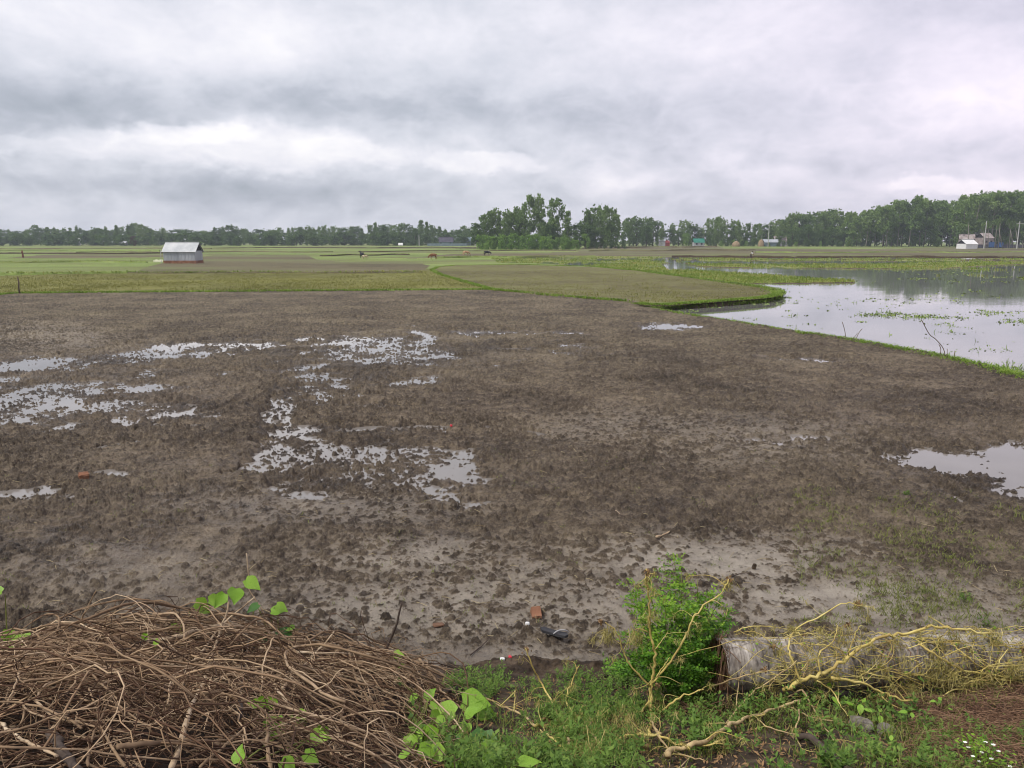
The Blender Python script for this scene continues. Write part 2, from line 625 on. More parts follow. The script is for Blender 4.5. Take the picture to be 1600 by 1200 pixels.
def water_mat(name, base, rough, bump, bscale, ior=1.45):
    m_ = bpy.data.materials.new(name)
    m_.use_nodes = True
    t = NT(m_.node_tree)
    g = t.n('ShaderNodeNewGeometry')
    pos = g.outputs['Position']
    bs = t.n('ShaderNodeBsdfPrincipled')
    nz = t.noise(pos, 0.25, 4, 0.6)
    t.link(t.mix(t.step(nz, 0.3, 0.7), base, tuple(c * 1.25 for c in base)), bs.inputs['Base Color'])
    bs.inputs['Roughness'].default_value = rough
    bs.inputs['IOR'].default_value = ior
    bs.inputs['Specular IOR Level'].default_value = 0.5
    b = t.n('ShaderNodeBump')
    b.inputs['Strength'].default_value = bump
    b.inputs['Distance'].default_value = 0.02
    patch = t.step(t.noise(t.vmul(pos, (0.3, 1, 1)), 0.12, 3, 0.5), 0.4, 0.65)
    h = t.m('MULTIPLY', t.noise(t.vmul(pos, (0.5, 1.0, 1.0)), bscale, 3, 0.5), patch)
    t.link(h, b.inputs['Height'])
    t.link(b.outputs[0], bs.inputs['Normal'])
    o = t.n('ShaderNodeOutputMaterial')
    t.link(bs.outputs[0], o.inputs[0])
    return m_


M_POND = water_mat('pond water', (0.15, 0.147, 0.142), 0.035, 0.22, 2.5, 1.47)
M_PUDDLE = water_mat('puddle water', (0.17, 0.155, 0.14), 0.03, 0.02, 6.0, 1.5)

# ------------------------------------------------------------------ zones (outlines as walked on the ground)
POND_Z = -0.12


def poly(pts, z):
    return np.array([G(a, b, z)[:2] for a, b in pts])


def polyf(pts):
    return np.array([GF(a, b)[:2] for a, b in pts])


Z_TONGUE, Z_PADDY = 0.13, 0.08
field_edge = [(-900, 468), (0, 462), (30, 459), (200, 457.5), (480, 455.5), (770, 453.5), (860, 463), (980, 472), (1010, 481), (1060, 490), (1150, 503),
              (1250, 520), (1400, 545), (1480, 560), (1540, 575), (1600, 590), (1800, 640), (2300, 760), (4300, 1060)]
P_FIELD = np.concatenate([poly(field_edge, 0.0), np.array([(60, 4.6), (-90, 4.6)])])
P_TONGUE = poly([(770, 452), (735, 442), (690, 429), (672, 420.5), (682, 416.5), (712, 414), (800, 413), (930, 417), (1000, 423.5), (1100, 436.5),
                 (1180, 447.5), (1205, 451.5), (1217, 457), (1212, 462), (1190, 466), (1150, 469), (1090, 473), (1040, 476), (1012, 476), (960, 469), (860, 460)], Z_TONGUE)
P_PADDY = poly([(-900, 452), (0, 431), (95, 428), (200, 427), (400, 427), (650, 427), (672, 420), (700, 429), (740, 442), (770, 450.5), (480, 453.5),
                (200, 455), (30, 457), (0, 459), (-900, 465)], Z_PADDY)
P_POND = poly([(1005, 478), (1050, 484), (1150, 476), (1205, 469), (1214, 458), (1180, 446), (1100, 438), (1000, 425), (940, 418), (860, 413), (775, 411),
               (770, 402), (900, 401.5), (1060, 402), (1600, 402.5), (2500, 402.5), (5200, 500), (5200, 1000), (2300, 764), (1800, 644), (1600, 594),
               (1540, 579), (1480, 564), (1400, 549), (1250, 524), (1150, 507), (1060, 494)], POND_Z)
P_PLOUGH_R = polyf([(630, 404.5), (700, 397.5), (780, 396), (900, 394), (912, 386), (1000, 384.2), (1118, 384.3), (1130, 388.5), (1350, 389.5), (1490, 386.5),
                    (1600, 387), (2500, 388), (2500, 402.5), (1600, 402), (1350, 401.5), (1060, 400.5), (925, 400.5), (760, 401), (700, 403)])
P_PLOUGH_L = polyf([(205, 427), (232, 416), (262, 409), (330, 399.3), (478, 398.6), (492, 406), (530, 409.5), (650, 410), (676, 415), (668, 422), (645, 427),
                    (500, 427.5), (400, 427.5)])
P_PLOUGH_L2 = polyf([(60, 399), (258, 397.6), (262, 402), (150, 403.5), (0, 404)])
MARSH = [  # outline, share standing above the water
    (poly([(760, 402), (1030, 401.5), (1062, 406), (1062, 411), (1030, 413), (1045, 424), (1010, 426), (930, 417), (860, 412.5), (770, 412)], POND_Z), 0.58),
    (poly([(925, 416), (1000, 418), (1045, 423), (1090, 422), (1150, 427), (1200, 429), (1250, 434), (1335, 438.5), (1335, 441.5), (1270, 443), (1200, 443),
           (1150, 444.5), (1100, 439), (1050, 433), (1000, 427)], POND_Z), 0.80),
    (poly([(1066, 411), (1100, 412), (1200, 413.5), (1350, 413), (1450, 410), (1600, 409), (2400, 409), (2400, 411), (1600, 413), (1500, 418), (1450, 421.5), (1350, 419.5),
           (1200, 419.5), (1100, 417)], POND_Z), 0.76),
    (poly([(1062, 402), (2500, 402), (2500, 406.5), (1600, 407), (1400, 408.5), (1200, 408), (1066, 408)], POND_Z), 0.50),
    (poly([(1370, 421), (2400, 412), (2400, 441), (1600, 441), (1480, 440), (1400, 432)], POND_Z), 0.10),
]

# ------------------------------------------------------------------ one terrain grid, cut into the ground's pieces
pys = np.concatenate([np.arange(2600, 1500, -12.0), np.arange(1500, 1080, -3.0), np.arange(1080, 700, -1.0), np.arange(700, 452, -0.8), np.arange(452, 379.4, -0.5)])
yr = -(pys - 600) / FPX
tt = CAM_Z / (SP - yr * CP)
rows_y = tt * (CP + yr * SP)
keep = rows_y > 0.3
rows_y, rows_t = rows_y[keep], tt[keep]
ext = np.geomspace(rows_y[-1] * 1.12, 9000, 26)
rows_t = np.concatenate([rows_t, ext * rows_t[-1] / rows_y[-1]])
rows_y = np.concatenate([rows_y, ext])
side = np.concatenate([np.arange(20, 300, 8.0), np.geomspace(300, 6000, 40)])
cols = np.concatenate([-60 - side[::-1], np.arange(-60, 1660, 1.35), 1660 + side])
NX, NY = len(cols), len(rows_y)
X = ((cols[None, :] - 800) / FPX) * rows_t[:, None]
Y = np.repeat(rows_y[:, None], NX, 1)
# small sideways wobble so that boundaries are not ruled lines
wob = np.minimum(0.010 * Y + 0.05, 1.2)
JX = X + (fbm(X / (wob * 6), Y / (wob * 6), 5, 3) - 0.5) * wob * 1.6
JY = Y + (fbm(X / (wob * 6), Y / (wob * 6), 9, 3) - 0.5) * wob * 1.6

ZONE = np.zeros(X.shape, np.int8)          # 0 grassland
far = rows_y > 10


def setzone(pl, z):
    s = inside(pl, JX, JY)
    ZONE[s] = z
    return s


for pl, zid in ((P_PLOUGH_R, 6), (P_PLOUGH_L2, 5), (P_PLOUGH_L, 5), (P_PADDY, 3), (P_POND, 8), (P_TONGUE, 4), (P_FIELD, 1)):
    setzone(pl, zid)
marsh_share = np.zeros(X.shape)
for pl, sh in MARSH:
    s = inside(pl, JX, JY) & (ZONE == 8)
    marsh_share[s] = np.maximum(marsh_share[s], sh)
ZONE[(marsh_share > 0)] = 7
foot = 5.55 + 0.10 * np.sin(X * 1.3) + 0.3 * (fbm(X * 1.5, Y * 1.5, 3, 3) - 0.5)
ZONE[(Y < foot)] = 2

Zg = far_rise(Y) + 0.02 * (fbm(X / 3, Y / 6, 21, 3) - 0.5)
far_n = fbm(X / 1.5, Y / 3, 31, 4)
m = ZONE == 3
Zg[m] = Z_PADDY + 0.06 * (far_n[m] - 0.5)
m = ZONE == 4
Zg[m] = Z_TONGUE + 0.10 * (far_n[m] - 0.5)
m = (ZONE == 5) | (ZONE == 6)
Zg[m] += 0.14 * (far_n[m] - 0.5)
m = ZONE == 8
Zg[m] = -0.7
m = ZONE == 7
pn = fbm(X / 3.0, Y / 9.0, 41, 4)
Zg[m] = POND_Z + 0.9 * (pn[m] - (1 - marsh_share[m]) * 0.55 - 0.235)
Zg[m] = np.clip(Zg[m], -0.5, POND_Z + 0.06)

# --- the muddy field: puddles, silt, clods
mf = (ZONE == 1) | (ZONE == 2)
fx, fy = X[mf], Y[mf]
PXF, PYF = proj(fx, fy, 0 * fx)
bw = np.clip((1080 - PYF) / 60, 0, 1)
wx = PXF + 60 * (fbm(fx / 1.3, fy / 1.3, 51, 4) - 0.5) + 14 * (fbm(fx * 3, fy * 3, 53, 2) - .5)
wy = PYF + 16 * (fbm(fx / 1.3, fy / 1.3, 52, 4) - 0.5) * np.clip((PYF - 440) / 160, 0.25, 2)


def blob(lst):
    r = np.zeros_like(fx)
    for (cx, cy, rx, ry, a, rot) in lst:
        c_, s_ = math.cos(rot), math.sin(rot)
        u = ((wx - cx) * c_ + (wy - cy) * s_) / rx
        v = (-(wx - cx) * s_ + (wy - cy) * c_) / ry
        r = np.maximum(r, a * np.clip(1.35 - np.sqrt(u * u + v * v), 0, 1))
    return np.clip(r, 0, 1)


PUDDLES = [(55, 571, 88, 11, 1, -.07), (245, 551, 95, 9, 1, -.12), (350, 544, 60, 6, 1, -.15), (405, 541, 30, 5, .9, -.1), (60, 628, 110, 30, 1, -.05), (-60, 625, 110, 40, 1, 0),
           (235, 640, 80, 11, 1, .05), (180, 658, 25, 6, .9, 0), (600, 552, 95, 17, 1, .06), (575, 530, 60, 5, .8, 0), (655, 524, 22, 8, .85, .1),
           (435, 645, 26, 24, 1, .0), (450, 612, 16, 8, .9, 0), (440, 676, 40, 5, .9, -.05), (560, 668, 120, 3, .8, -.03), (690, 665, 40, 2.5, .8, 0),
           (550, 636, 80, 3, .7, 0), (430, 716, 34, 22, 1, -.3), (510, 716, 46, 12, .9, .05), (610, 724, 150, 26, 1, .06), (560, 752, 110, 14, .82, 0), (715, 742, 60, 14, 1, .2), (765, 747, 26, 5, .9, 0),
           (490, 775, 30, 9, .75, 0), (445, 758, 28, 9, .8, -.2), (500, 588, 40, 5, .8, -.1), (630, 598, 40, 5, .75, -.1), (1050, 511, 44, 5, 1, .03), (820, 546, 60, 3, .62, 0), (790, 522, 60, 3, .6, 0),
           (900, 556, 30, 3, .6, 0), (895, 520, 30, 3, .6, 0), (1500, 722, 120, 17, 1, .02), (1620, 725, 130, 26, 1, 0), (1590, 762, 55, 20, .95, .1), (1780, 740, 150, 40, 1, 0), (868, 782, 26, 3, .8, 0),
           (10, 770, 34, 6, .9, 0), (190, 740, 30, 6, .55, 0), (735, 521, 30, 4, .8, 0), (215, 605, 60, 6, .6, 0), (1265, 560, 90, 3, .5, 0), (1240, 690, 80, 6, .5, 0)]
pud = blob([(a, c_, rx * 1.12, ry * 1.2, q, r_) for a, c_, rx, ry, q, r_ in PUDDLES])
pud = np.maximum(pud, .56 * blob([(100, 610, 330, 75, 1, 0), (560, 560, 220, 48, 1, 0), (560, 725, 270, 62, 1, 0), (430, 640, 110, 80, 1, 0), (1560, 735, 130, 40, .8, 0), (30, 770, 90, 14, .7, 0), (860, 550, 120, 22, .8, 0)]) * smooth(.50, .68, fbm(fx / .9, fy / .9, 127, 4, .6)))
silt = blob([(1110, 880, 260, 46, 1, 0), (1280, 950, 300, 60, .95, 0), (640, 880, 170, 40, .75, 0), (660, 960, 330, 70, .75, 0), (930, 960, 200, 60, .7, 0), (1500, 990, 300, 60, .7, 0),
             (1000, 670, 220, 30, .35, 0), (860, 920, 300, 60, .55, 0), (1180, 690, 200, 40, .4, 0), (500, 800, 240, 40, .55, 0), (200, 900, 260, 60, .4, 0), (60, 530, 130, 26, .4, 0), (820, 1040, 200, 30, .6, 0)])
wet = blob([(170, 850, 330, 70, 1, 0), (420, 790, 260, 50, .9, 0), (700, 830, 200, 30, .6, 0), (560, 740, 330, 60, .8, 0), (100, 620, 260, 60, .7, 0), (590, 560, 200, 40, .7, 0), (1500, 740, 220, 60, .7, 0),
            (1350, 660, 300, 60, .45, 0), (300, 930, 320, 50, .7, 0), (700, 1050, 200, 30, .8, 0), (1100, 800, 300, 40, .4, 0)])
wet = np.maximum(wet, np.clip(pud * 2.2, 0, 1))
roughm = np.clip(1 - 0.75 * silt - 0.25 * wet * (PYF > 780), 0.12, 1)
olive = np.clip(smooth(640, 470, PYF) * 0.9 + 0.5 * (fbm(fx / 4, fy / 4, 61, 3) - .4), 0, 1)
nearf = smooth(26, 9, fy)
micro = (fbm(fx / .55, fy / .55, 71, 3) - 0.5) * 0.085 + (fbm(fx / .11, fy / .11, 75, 4, .6) - 0.5) * (0.066 * (0.30 + 0.70 * roughm))
qx_ = fx + .055 * (fbm(fx / .06, fy / .06, 83, 3) - .5)          # ragged outlines
qy_ = fy + .055 * (fbm(fx / .06, fy / .06, 87, 3) - .5)
patchy = smooth(.30, .62, fbm(fx / 1.1, fy / 1.1, 89, 3))
c1 = clods(qx_, qy_, 0.062, 81, 0.60 * roughm ** 1.2 * (.45 + .55 * patchy), .22, .70)
c2 = clods(qx_ + .3 * fbm(fx, fy, 3, 2), qy_, 0.12, 91, 0.30 * roughm * (.2 + .8 * patchy), .16, .48)
c3 = clods(qx_, qy_, 0.030, 101, 0.55 * np.clip(roughm + .15, 0, 1) * (nearf > 0.02), .25, .65)
crumb = np.maximum(fbm(fx / .07, fy / .07, 103, 4, .65) - .50, 0) * .20 * (.25 + .75 * roughm) * (.3 + .7 * patchy)
lump = np.maximum(np.maximum(c1, c2 * 0.8), c3 * 0.9)
lump = (lump * (0.40 + 1.1 * fbm(fx / .022, fy / .022, 107, 3)) + crumb) * 0.98 * (0.6 + 0.4 * np.clip(roughm * 1.3, 0, 1))
lump = lump * (1 - .55 * smooth(.1, .5, blob([(50, 630, 95, 26, .25, -.05), (1510, 722, 105, 14, 1, .02), (1630, 725, 120, 26, 1, 0)])))
zmud = 0.042 + micro + lump
pude = np.clip(pud + (pud > 0) * (1.7 * (fbm(fx / .45, fy / .55, 113, 4, .6) - .5) + .10), 0, 1)
zmud += -0.072 * smooth(0.02, 0.55, pude)
solid = blob([(50, 630, 95, 26, .32, -.05), (1510, 722, 105, 14, 1, .02), (1630, 725, 120, 26, 1, 0), (55, 571, 70, 8, .8, -.07), (720, 744, 40, 12, .8, .1), (1050, 511, 40, 4, .8, 0)])
zmud += -0.022 * smooth(.1, .6, solid)
zmud += (pud > .02) * .9 * (1 - .85 * smooth(.1, .6, solid)) * clods(qx_, qy_, .115, 117, .42, .10, .45) * (.5 + fbm(fx / .03, fy / .03, 119, 3)) - 0.012 * wet
# long drag marks left by the levelling board
drag = np.sin((fx * 0.35 + fy * 1.1 + 1.2 * fbm(fx / 2, fy / 2, 111, 2)) * 9) * 0.010 * np.clip(wet * (PYF > 760), 0, 1)
zmud = np.maximum(zmud + drag, -0.085)
soil = bank(fx, fy) + (fbm(fx / .3, fy / .3, 121, 5) - .5) * 0.10 * np.clip(bank(fx, fy) * 4, 0, 1)
zz = np.where(Y[mf] < 6.2, soil + zmud * np.clip(1 - bank(fx, fy) * 5, 0, 1), zmud)
Zg[mf] = zz
ATT = {}
for nm, arr in (('silt', silt), ('wet', wet), ('lump', lump), ('olive', olive)):
    A_ = np.zeros(X.shape, np.float32)
    A_[mf] = arr
    ATT[nm] = A_

VALL = np.stack([X, Y, Zg], -1).reshape(-1, 3)
idx = np.arange(NX * NY).reshape(NY, NX)
FALL = np.stack([idx[:-1, :-1], idx[:-1, 1:], idx[1:, 1:], idx[1:, :-1]], -1).reshape(-1, 4)
FZ = ZONE[:-1, :-1].reshape(-1)


def zone_object(name, zids, m_, attrs=False):
    sel = np.isin(FZ, zids)
    F = FALL[sel]
    used, inv_ = np.unique(F, return_inverse=True)
    me = npmesh(name, VALL[used], inv_.reshape(-1, 4), m_, True,
                {k: v.reshape(-1)[used] for k, v in ATT.items()} if attrs else None)
    return tag(link(name, me), kind='structure')


zone_object('ground', [0], M_GRASSFAR)
zone_object('muddy_field', [1], M_MUD, True)
zone_object('embankment', [2], M_SOIL)
zone_object('paddy_field', [3], M_PADDY)
zone_object('weedy_field', [4], M_TONGUE)
zone_object('ploughed_field', [5, 6], M_PLOUGHFAR)
zone_object('marsh', [7], M_MARSH)
zone_object('pond_bed', [8], M_BED)

# ground behind and beside the camera
b = MB()
b.add([(-60, -60, 1.70), (60, -60, 1.70), (60, 0.6, 1.70), (-60, 0.6, 1.70)], [(0, 1, 2, 3)])
tag(b.build('road', M_SOIL), kind='structure')

# water sheets
b = MB()
b.add([(-30, 17, POND_Z), (420, 17, POND_Z), (420, 185, POND_Z), (-30, 185, POND_Z)], [(0, 1, 2, 3)])
tag(b.build('pond_water', M_POND), kind='structure')
pw = [G(a, c, 0)[:2] for a, c in [(-400, 505), (1005, 500), (1130, 512), (1300, 565), (1600, 650), (2000, 720), (2000, 830), (-400, 830)]]
b = MB()
b.add([(p[0], p[1], -0.018) for p in pw], [tuple(range(len(pw)))[::-1]])
tag(b.build('puddle_water', M_PUDDLE), kind='structure')


def ground_at(px_, py_):
    """terrain point seen at a pixel in the far part"""
    return GF(px_, py_)
# ------------------------------------------------------------------ materials of the middle distance
M_CROWN_EUC = mat('eucalyptus foliage', [(0, (0.075, 0.13, 0.042)), (0.5, (0.165, 0.25, 0.08)), (1, (0.29, 0.37, 0.14))], 0.22, 3, 0.8, island=0.35, objr=0.35, trans=0.3, spec=.15)
M_CROWN_DARK = mat('broadleaf foliage', [(0, (0.045, 0.085, 0.028)), (0.5, (0.095, 0.16, 0.05)), (1, (0.17, 0.245, 0.08))], 0.25, 3, 0.8, island=0.35, objr=0.3, trans=0.28, spec=.15)
M_CROWN_LIGHT = mat('young foliage', [(0, (0.10, 0.20, 0.04)), (0.5, (0.20, 0.33, 0.07)), (1, (0.32, 0.43, 0.11))], 0.4, 3, 0.8, island=0.4, objr=0.2, trans=0.2, spec=.15)
M_CROWN_BARE = mat('reddish thin foliage', [(0, (0.07, 0.05, 0.035)), (1, (0.14, 0.10, 0.07))], 0.4, 3, 0.85, island=0.4)
M_TRUNK_PALE = mat('pale bark', [(0, (0.15, 0.135, 0.11)), (1, (0.34, 0.31, 0.26))], 1.5, 4, 0.85, objr=.3, stretch=(1, 1, .2))
M_TRUNK_DARK = mat('dark bark', [(0, (0.05, 0.04, 0.03)), (1, (0.12, 0.095, 0.07))], 1.5, 4, 0.9, stretch=(1, 1, .2))
M_TIN = mat('galvanised sheet', [(0, (0.24, 0.265, 0.29)), (0.5, (0.33, 0.36, 0.385)), (1, (0.42, 0.445, 0.465))], 0.9, 4, 0.45, bump=0.0, spec=.5, stretch=(1, 1, 0.15))
M_TINROOF = mat('roof sheet', [(0, (0.36, 0.385, 0.40)), (0.5, (0.46, 0.48, 0.485)), (1, (0.55, 0.56, 0.555))], 0.6, 4, 0.45, spec=.5)
M_BRICK = mat('brick', [(0, (0.13, 0.060, 0.036)), (0.5, (0.22, 0.105, 0.06)), (1, (0.30, 0.165, 0.10))], 2.2, 4, 0.9, 0.4, 12)
M_DARK = mat('dark opening', [(0, (0.012, 0.012, 0.014)), (1, (0.02, 0.02, 0.022))], 2)
M_WHITE = mat('white sheet', [(0, (0.62, 0.63, 0.62)), (1, (0.76, 0.76, 0.74))], 1.2, 3, 0.6)
M_GREY = mat('grey wall', [(0, (0.30, 0.30, 0.31)), (1, (0.42, 0.42, 0.43))], 0.8, 3, 0.8)
M_GREEN = mat('green roof paint', [(0, (0.02, 0.14, 0.10)), (1, (0.03, 0.20, 0.145))], 1.0, 3, 0.5)
M_RED = mat('rusty red sheet', [(0, (0.34, 0.06, 0.05)), (1, (0.45, 0.10, 0.08))], 1.0, 3, 0.6)
M_TEAL = mat('weathered teal sheet', [(0, (0.12, 0.17, 0.19)), (1, (0.20, 0.26, 0.28))], 0.8, 3, 0.6)
M_RUST = mat('rusted roof sheet', [(0, (0.16, 0.12, 0.115)), (0.5, (0.29, 0.245, 0.235)), (1, (0.40, 0.36, 0.35))], 0.5, 4, 0.7)
M_HAY = mat('straw', [(0, (0.20, 0.14, 0.08)), (1, (0.34, 0.26, 0.16))], 1.5, 5, 0.95, 0.8, 6, 0.1)
M_CONC = mat('concrete', [(0, (0.34, 0.34, 0.32)), (1, (0.50, 0.50, 0.47))], 1.2, 3, 0.8)
M_WOOD = mat('grey brown wood', [(0, (0.06, 0.045, 0.032)), (1, (0.15, 0.115, 0.085))], 12, 4, 0.9, stretch=(1, 1, .2))
M_BLUE = mat('blue netting', [(0, (0.035, 0.085, 0.22)), (1, (0.06, 0.13, 0.30))], 0.8, 3, 0.8)
M_NET = mat('dark netting', [(0, (0.045, 0.045, 0.06)), (1, (0.09, 0.085, 0.11))], 0.5, 3, 0.9)
M_TARP = mat('pale plastic sheet', [(0, (0.55, 0.55, 0.38)), (1, (0.66, 0.66, 0.50))], 1, 3, 0.5)


# ------------------------------------------------------------------ trees
def tree_meshes(kind, seed, H):
    """trunk with limbs, and a crown of leaf clumps, for one tree of height H"""
    rng = np.random.default_rng(seed)
    mb = MB()
    lean = rng.normal(0, 0.015 * H, 2)
    top = 0.93 * H
    P = [np.array((lean[0] * t ** 1.5 + 0.006 * H * math.sin(6 * t + seed), lean[1] * t ** 1.5, top * t)) for t in np.linspace(0, 1, 9)]
    r0 = {'euc': 0.011, 'tall': 0.010, 'round': 0.020, 'bush': 0.012, 'cone': 0.012}[kind] * H
    mb.tube(P, [r0 * (1 - 0.88 * t) for t in np.linspace(0, 1, 9)], 6)
    heads = []      # centre, radii
    if kind == 'euc':
        n, lo, R = 17, 0.13, 0.12
    elif kind == 'tall':
        n, lo, R = 16, 0.40, 0.13
    elif kind == 'cone':
        n, lo, R = 14, 0.10, 0.14
    elif kind == 'round':
        n, lo, R = 19, 0.13, 0.30
    else:
        n, lo, R = 10, 0.05, 0.42
    for i in range(n):
        t = lo + (1 - lo) * (i + rng.uniform(.2, .8)) / n
        a = rng.uniform(0, 2 * math.pi)
        if kind in ('euc', 'tall'):
            env = R * H * (0.55 + 0.75 * math.sin(math.pi * min(1, (t - lo) / (1 - lo) * .85 + .1))) * rng.uniform(.5, 1.2)
            rad = (H * rng.uniform(.055, .085), H * rng.uniform(.055, .085), H * rng.uniform(.075, .13))
        elif kind == 'cone':
            env = R * H * (1.05 - t) * rng.uniform(.4, .9)
            rr = H * (0.04 + 0.085 * (1.05 - t))
            rad = (rr, rr, H * .10)
        elif kind == 'round':
            env = R * H * math.sqrt(max(0.03, 1 - ((t - .55) / .5) ** 2)) * rng.uniform(.5, 1.0)
            rad = (H * rng.uniform(.12, .17), H * rng.uniform(.12, .17), H * rng.uniform(.09, .13))
        else:
            env = R * H * rng.uniform(.2, 1) * (1.1 - .5 * t)
            rad = (H * rng.uniform(.18, .28), H * rng.uniform(.18, .28), H * rng.uniform(.14, .22))
        k = min(8, int(t * 8))
        base = P[max(0, k - 1)]
        c = np.array((P[k][0] + env * math.cos(a), P[k][1] + env * math.sin(a), min(t * H, H * .97 - rad[2] * .5)))
        heads.append((c, rad))
        mid = (base + c) / 2 + np.array((0, 0, -0.03 * H))
        mb.tube([base, mid, c], [r0 * .38 * (1.1 - t), r0 * .25 * (1.1 - t), r0 * .08], 4, False)
    heads.append((P[-1] + np.array((0, 0, -.01 * H)), heads[0][1] if kind in ('round', 'bush') else (H * .05, H * .05, H * .075)))
    if kind in ('euc', 'cone'):           # leafy column round the stem
        for t in np.linspace(lo + .02, .85, 7):
            heads.append((P[min(8, int(t * 8))], (H * .075, H * .075, H * .10)))
    C, N, S, U = [], [], [], []
    leaf = {'euc': .0145, 'tall': .0145, 'round': .019, 'bush': .045, 'cone': .0155}[kind] * H
    for c, rad in heads:
        nsub = 9
        for _ in range(nsub):                       # clumps inside each head
            q = rng.normal(size=3)
            q /= np.linalg.norm(q)
            q *= rng.uniform(.35, 1.0)
            cc = c + q * np.array(rad)
            far_out = rng.uniform() < .3
            cr = np.array(rad) * (rng.uniform(.14, .26) if far_out else rng.uniform(.30, .58))
            if far_out:
                cc = c + q / max(np.linalg.norm(q / np.array(rad)), .3) * rng.uniform(1.0, 1.55)
            k = 34 if kind != 'bush' else 22
            d = rng.normal(size=(k, 3))
            d /= np.linalg.norm(d, axis=1, keepdims=True)
            pts = cc + d * cr * rng.uniform(.3, 1.05, (k, 1)) * np.where(rng.uniform(size=(k, 1)) < .12, 1.6, 1)
            pts[:, 2] -= (0.3 * cr[2] * rng.uniform(0, 1, k) if kind in ('euc', 'tall') else 0)
            nn = d * .6 + rng.normal(size=(k, 3)) * .6
            if kind in ('euc', 'tall', 'cone'):
                nn[:, 2] *= .6
            C.append(pts)
            N.append(nn)
            S.append(leaf * rng.uniform(.6, 1.35, k))
    C, N, S = np.concatenate(C), np.concatenate(N), np.concatenate(S)
    C[:, 2] = np.maximum(C[:, 2], .03 * H)
    up = np.tile(np.array([[0, 0, -1.0 if kind in ('euc', 'tall') else .3]]), (len(C), 1))
    V, F = quads(C, N, S, .55, rng, .12, up)
    return mb, V, F


PROTO = {}
SPEC = {'euc': (18, 'eucalyptus_tree', M_CROWN_EUC, M_TRUNK_PALE, 4), 'tall': (22, 'eucalyptus_tree', M_CROWN_EUC, M_TRUNK_PALE, 4),
        'round': (13, 'broadleaf_tree', M_CROWN_DARK, M_TRUNK_DARK, 4), 'cone': (14, 'young_tree', M_CROWN_EUC, M_TRUNK_PALE, 3),
        'bush': (4, 'bush', M_CROWN_LIGHT, M_TRUNK_DARK, 4), 'dbush': (5, 'bush', M_CROWN_DARK, M_TRUNK_DARK, 3),
        'lround': (11, 'broadleaf_tree', M_CROWN_LIGHT, M_TRUNK_DARK, 2), 'bare': (9, 'broadleaf_tree', M_CROWN_BARE, M_TRUNK_DARK, 1)}
CATS = {'eucalyptus_tree': 'tree', 'broadleaf_tree': 'tree', 'young_tree': 'tree', 'bush': 'bush'}


def proto(kind, i):
    H, nm, mc, mt, n = SPEC[kind]
    i = i % n
    if (kind, i) not in PROTO:
        base = {'dbush': 'bush', 'lround': 'round', 'bare': 'round'}.get(kind, kind)
        mb, V, F = tree_meshes(base, 100 + i * 7 + len(kind) * 31, H)
        PROTO[kind, i] = (mb.mesh('trunk', mt, True), npmesh('crown', V, F, mc))
    return PROTO[kind, i]


TRNG = random.Random(5)


def tree(kind, px_, top_py, base_py, d, label, group=None, wide=1.0, i=None):
    """one tree whose foot is d metres away; its height follows from where its top shows against the sky"""
    H0, nm = SPEC[kind][0], SPEC[kind][1]
    tm, cm = proto(kind, TRNG.randrange(10) if i is None else i)
    zb = float(far_rise(d)) - 0.05
    x = D(px_, base_py, d)[0]
    H = D(px_, top_py, d)[2] - zb
    s = H / H0
    e = empty(nm, (x, d, zb), label, CATS[nm], group, TRNG.uniform(0, 6.28))
    e.scale = (s * wide * TRNG.uniform(.92, 1.1), s * wide * TRNG.uniform(.92, 1.1), s)
    link('trunk', tm, e)
    link('crown', cm, e)
    return e


# --- hazy treeline beyond the left fields
LEFT = [(-60, 362), (-44, 357), (-28, 360), (-12, 363), (4, 364), (14, 360), (24, 364), (36, 366), (46, 364), (55, 353), (64, 357), (74, 356), (84, 357), (93, 360), (103, 358),
        (112, 357), (121, 355), (131, 358), (142, 360), (151, 357), (160, 359), (170, 356), (181, 354), (190, 356), (200, 353), (208, 351), (216, 350), (224, 352), (233, 355), (243, 361),
        (255, 358), (265, 364), (275, 366), (285, 364), (296, 364), (308, 365), (319, 362), (328, 363), (336, 357), (345, 357), (353, 356), (361, 353), (369, 359), (381, 359), (391, 363),
        (402, 366), (413, 364), (424, 361), (433, 361), (441, 357), (451, 358), (461, 357), (470, 356), (480, 355), (490, 358), (499, 356), (509, 354), (518, 355), (528, 357), (538, 356),
        (547, 355), (556, 355), (565, 358), (574, 365), (583, 353), (591, 350), (599, 353), (607, 352), (616, 353), (624, 351), (632, 351), (641, 358), (651, 357), (660, 345), (667, 349),
        (676, 353), (687, 355), (697, 360), (706, 361), (716, 360), (724, 354), (733, 358), (742, 356), (750, 360)]
for k, (a, tp) in enumerate(LEFT):
    d = 500 + TRNG.uniform(-30, 60)
    kind = TRNG.choice(['euc', 'euc', 'cone', 'round'])
    if tp >= 362:
        kind = TRNG.choice(['round', 'round', 'euc'])
    lab = {'euc': 'slender blue green tree in the hazy treeline beyond the left fields', 'cone': 'narrow young tree in the hazy treeline beyond the left fields',
           'round': 'dark rounded tree in the hazy treeline beyond the left fields'}[kind]
    tree(kind, a + TRNG.uniform(-2, 2), tp - (1.5 if kind != 'round' else 0), 383.5, d, lab, {'euc': 'slender trees of the left treeline', 'cone': 'narrow young trees of the left treeline',
         'round': 'rounded trees of the left treeline'}[kind], 1.35 if kind != 'round' else 1.15)
for k in range(46):
    a = -60 + k * 18.2 + TRNG.uniform(-5, 5)
    tree('dbush', a, 367 + TRNG.uniform(-3, 4), 383.5, 470 + TRNG.uniform(-10, 20), 'low dark tree under the hazy treeline beyond the left fields', 'low trees along the foot of the left treeline', 1.9)
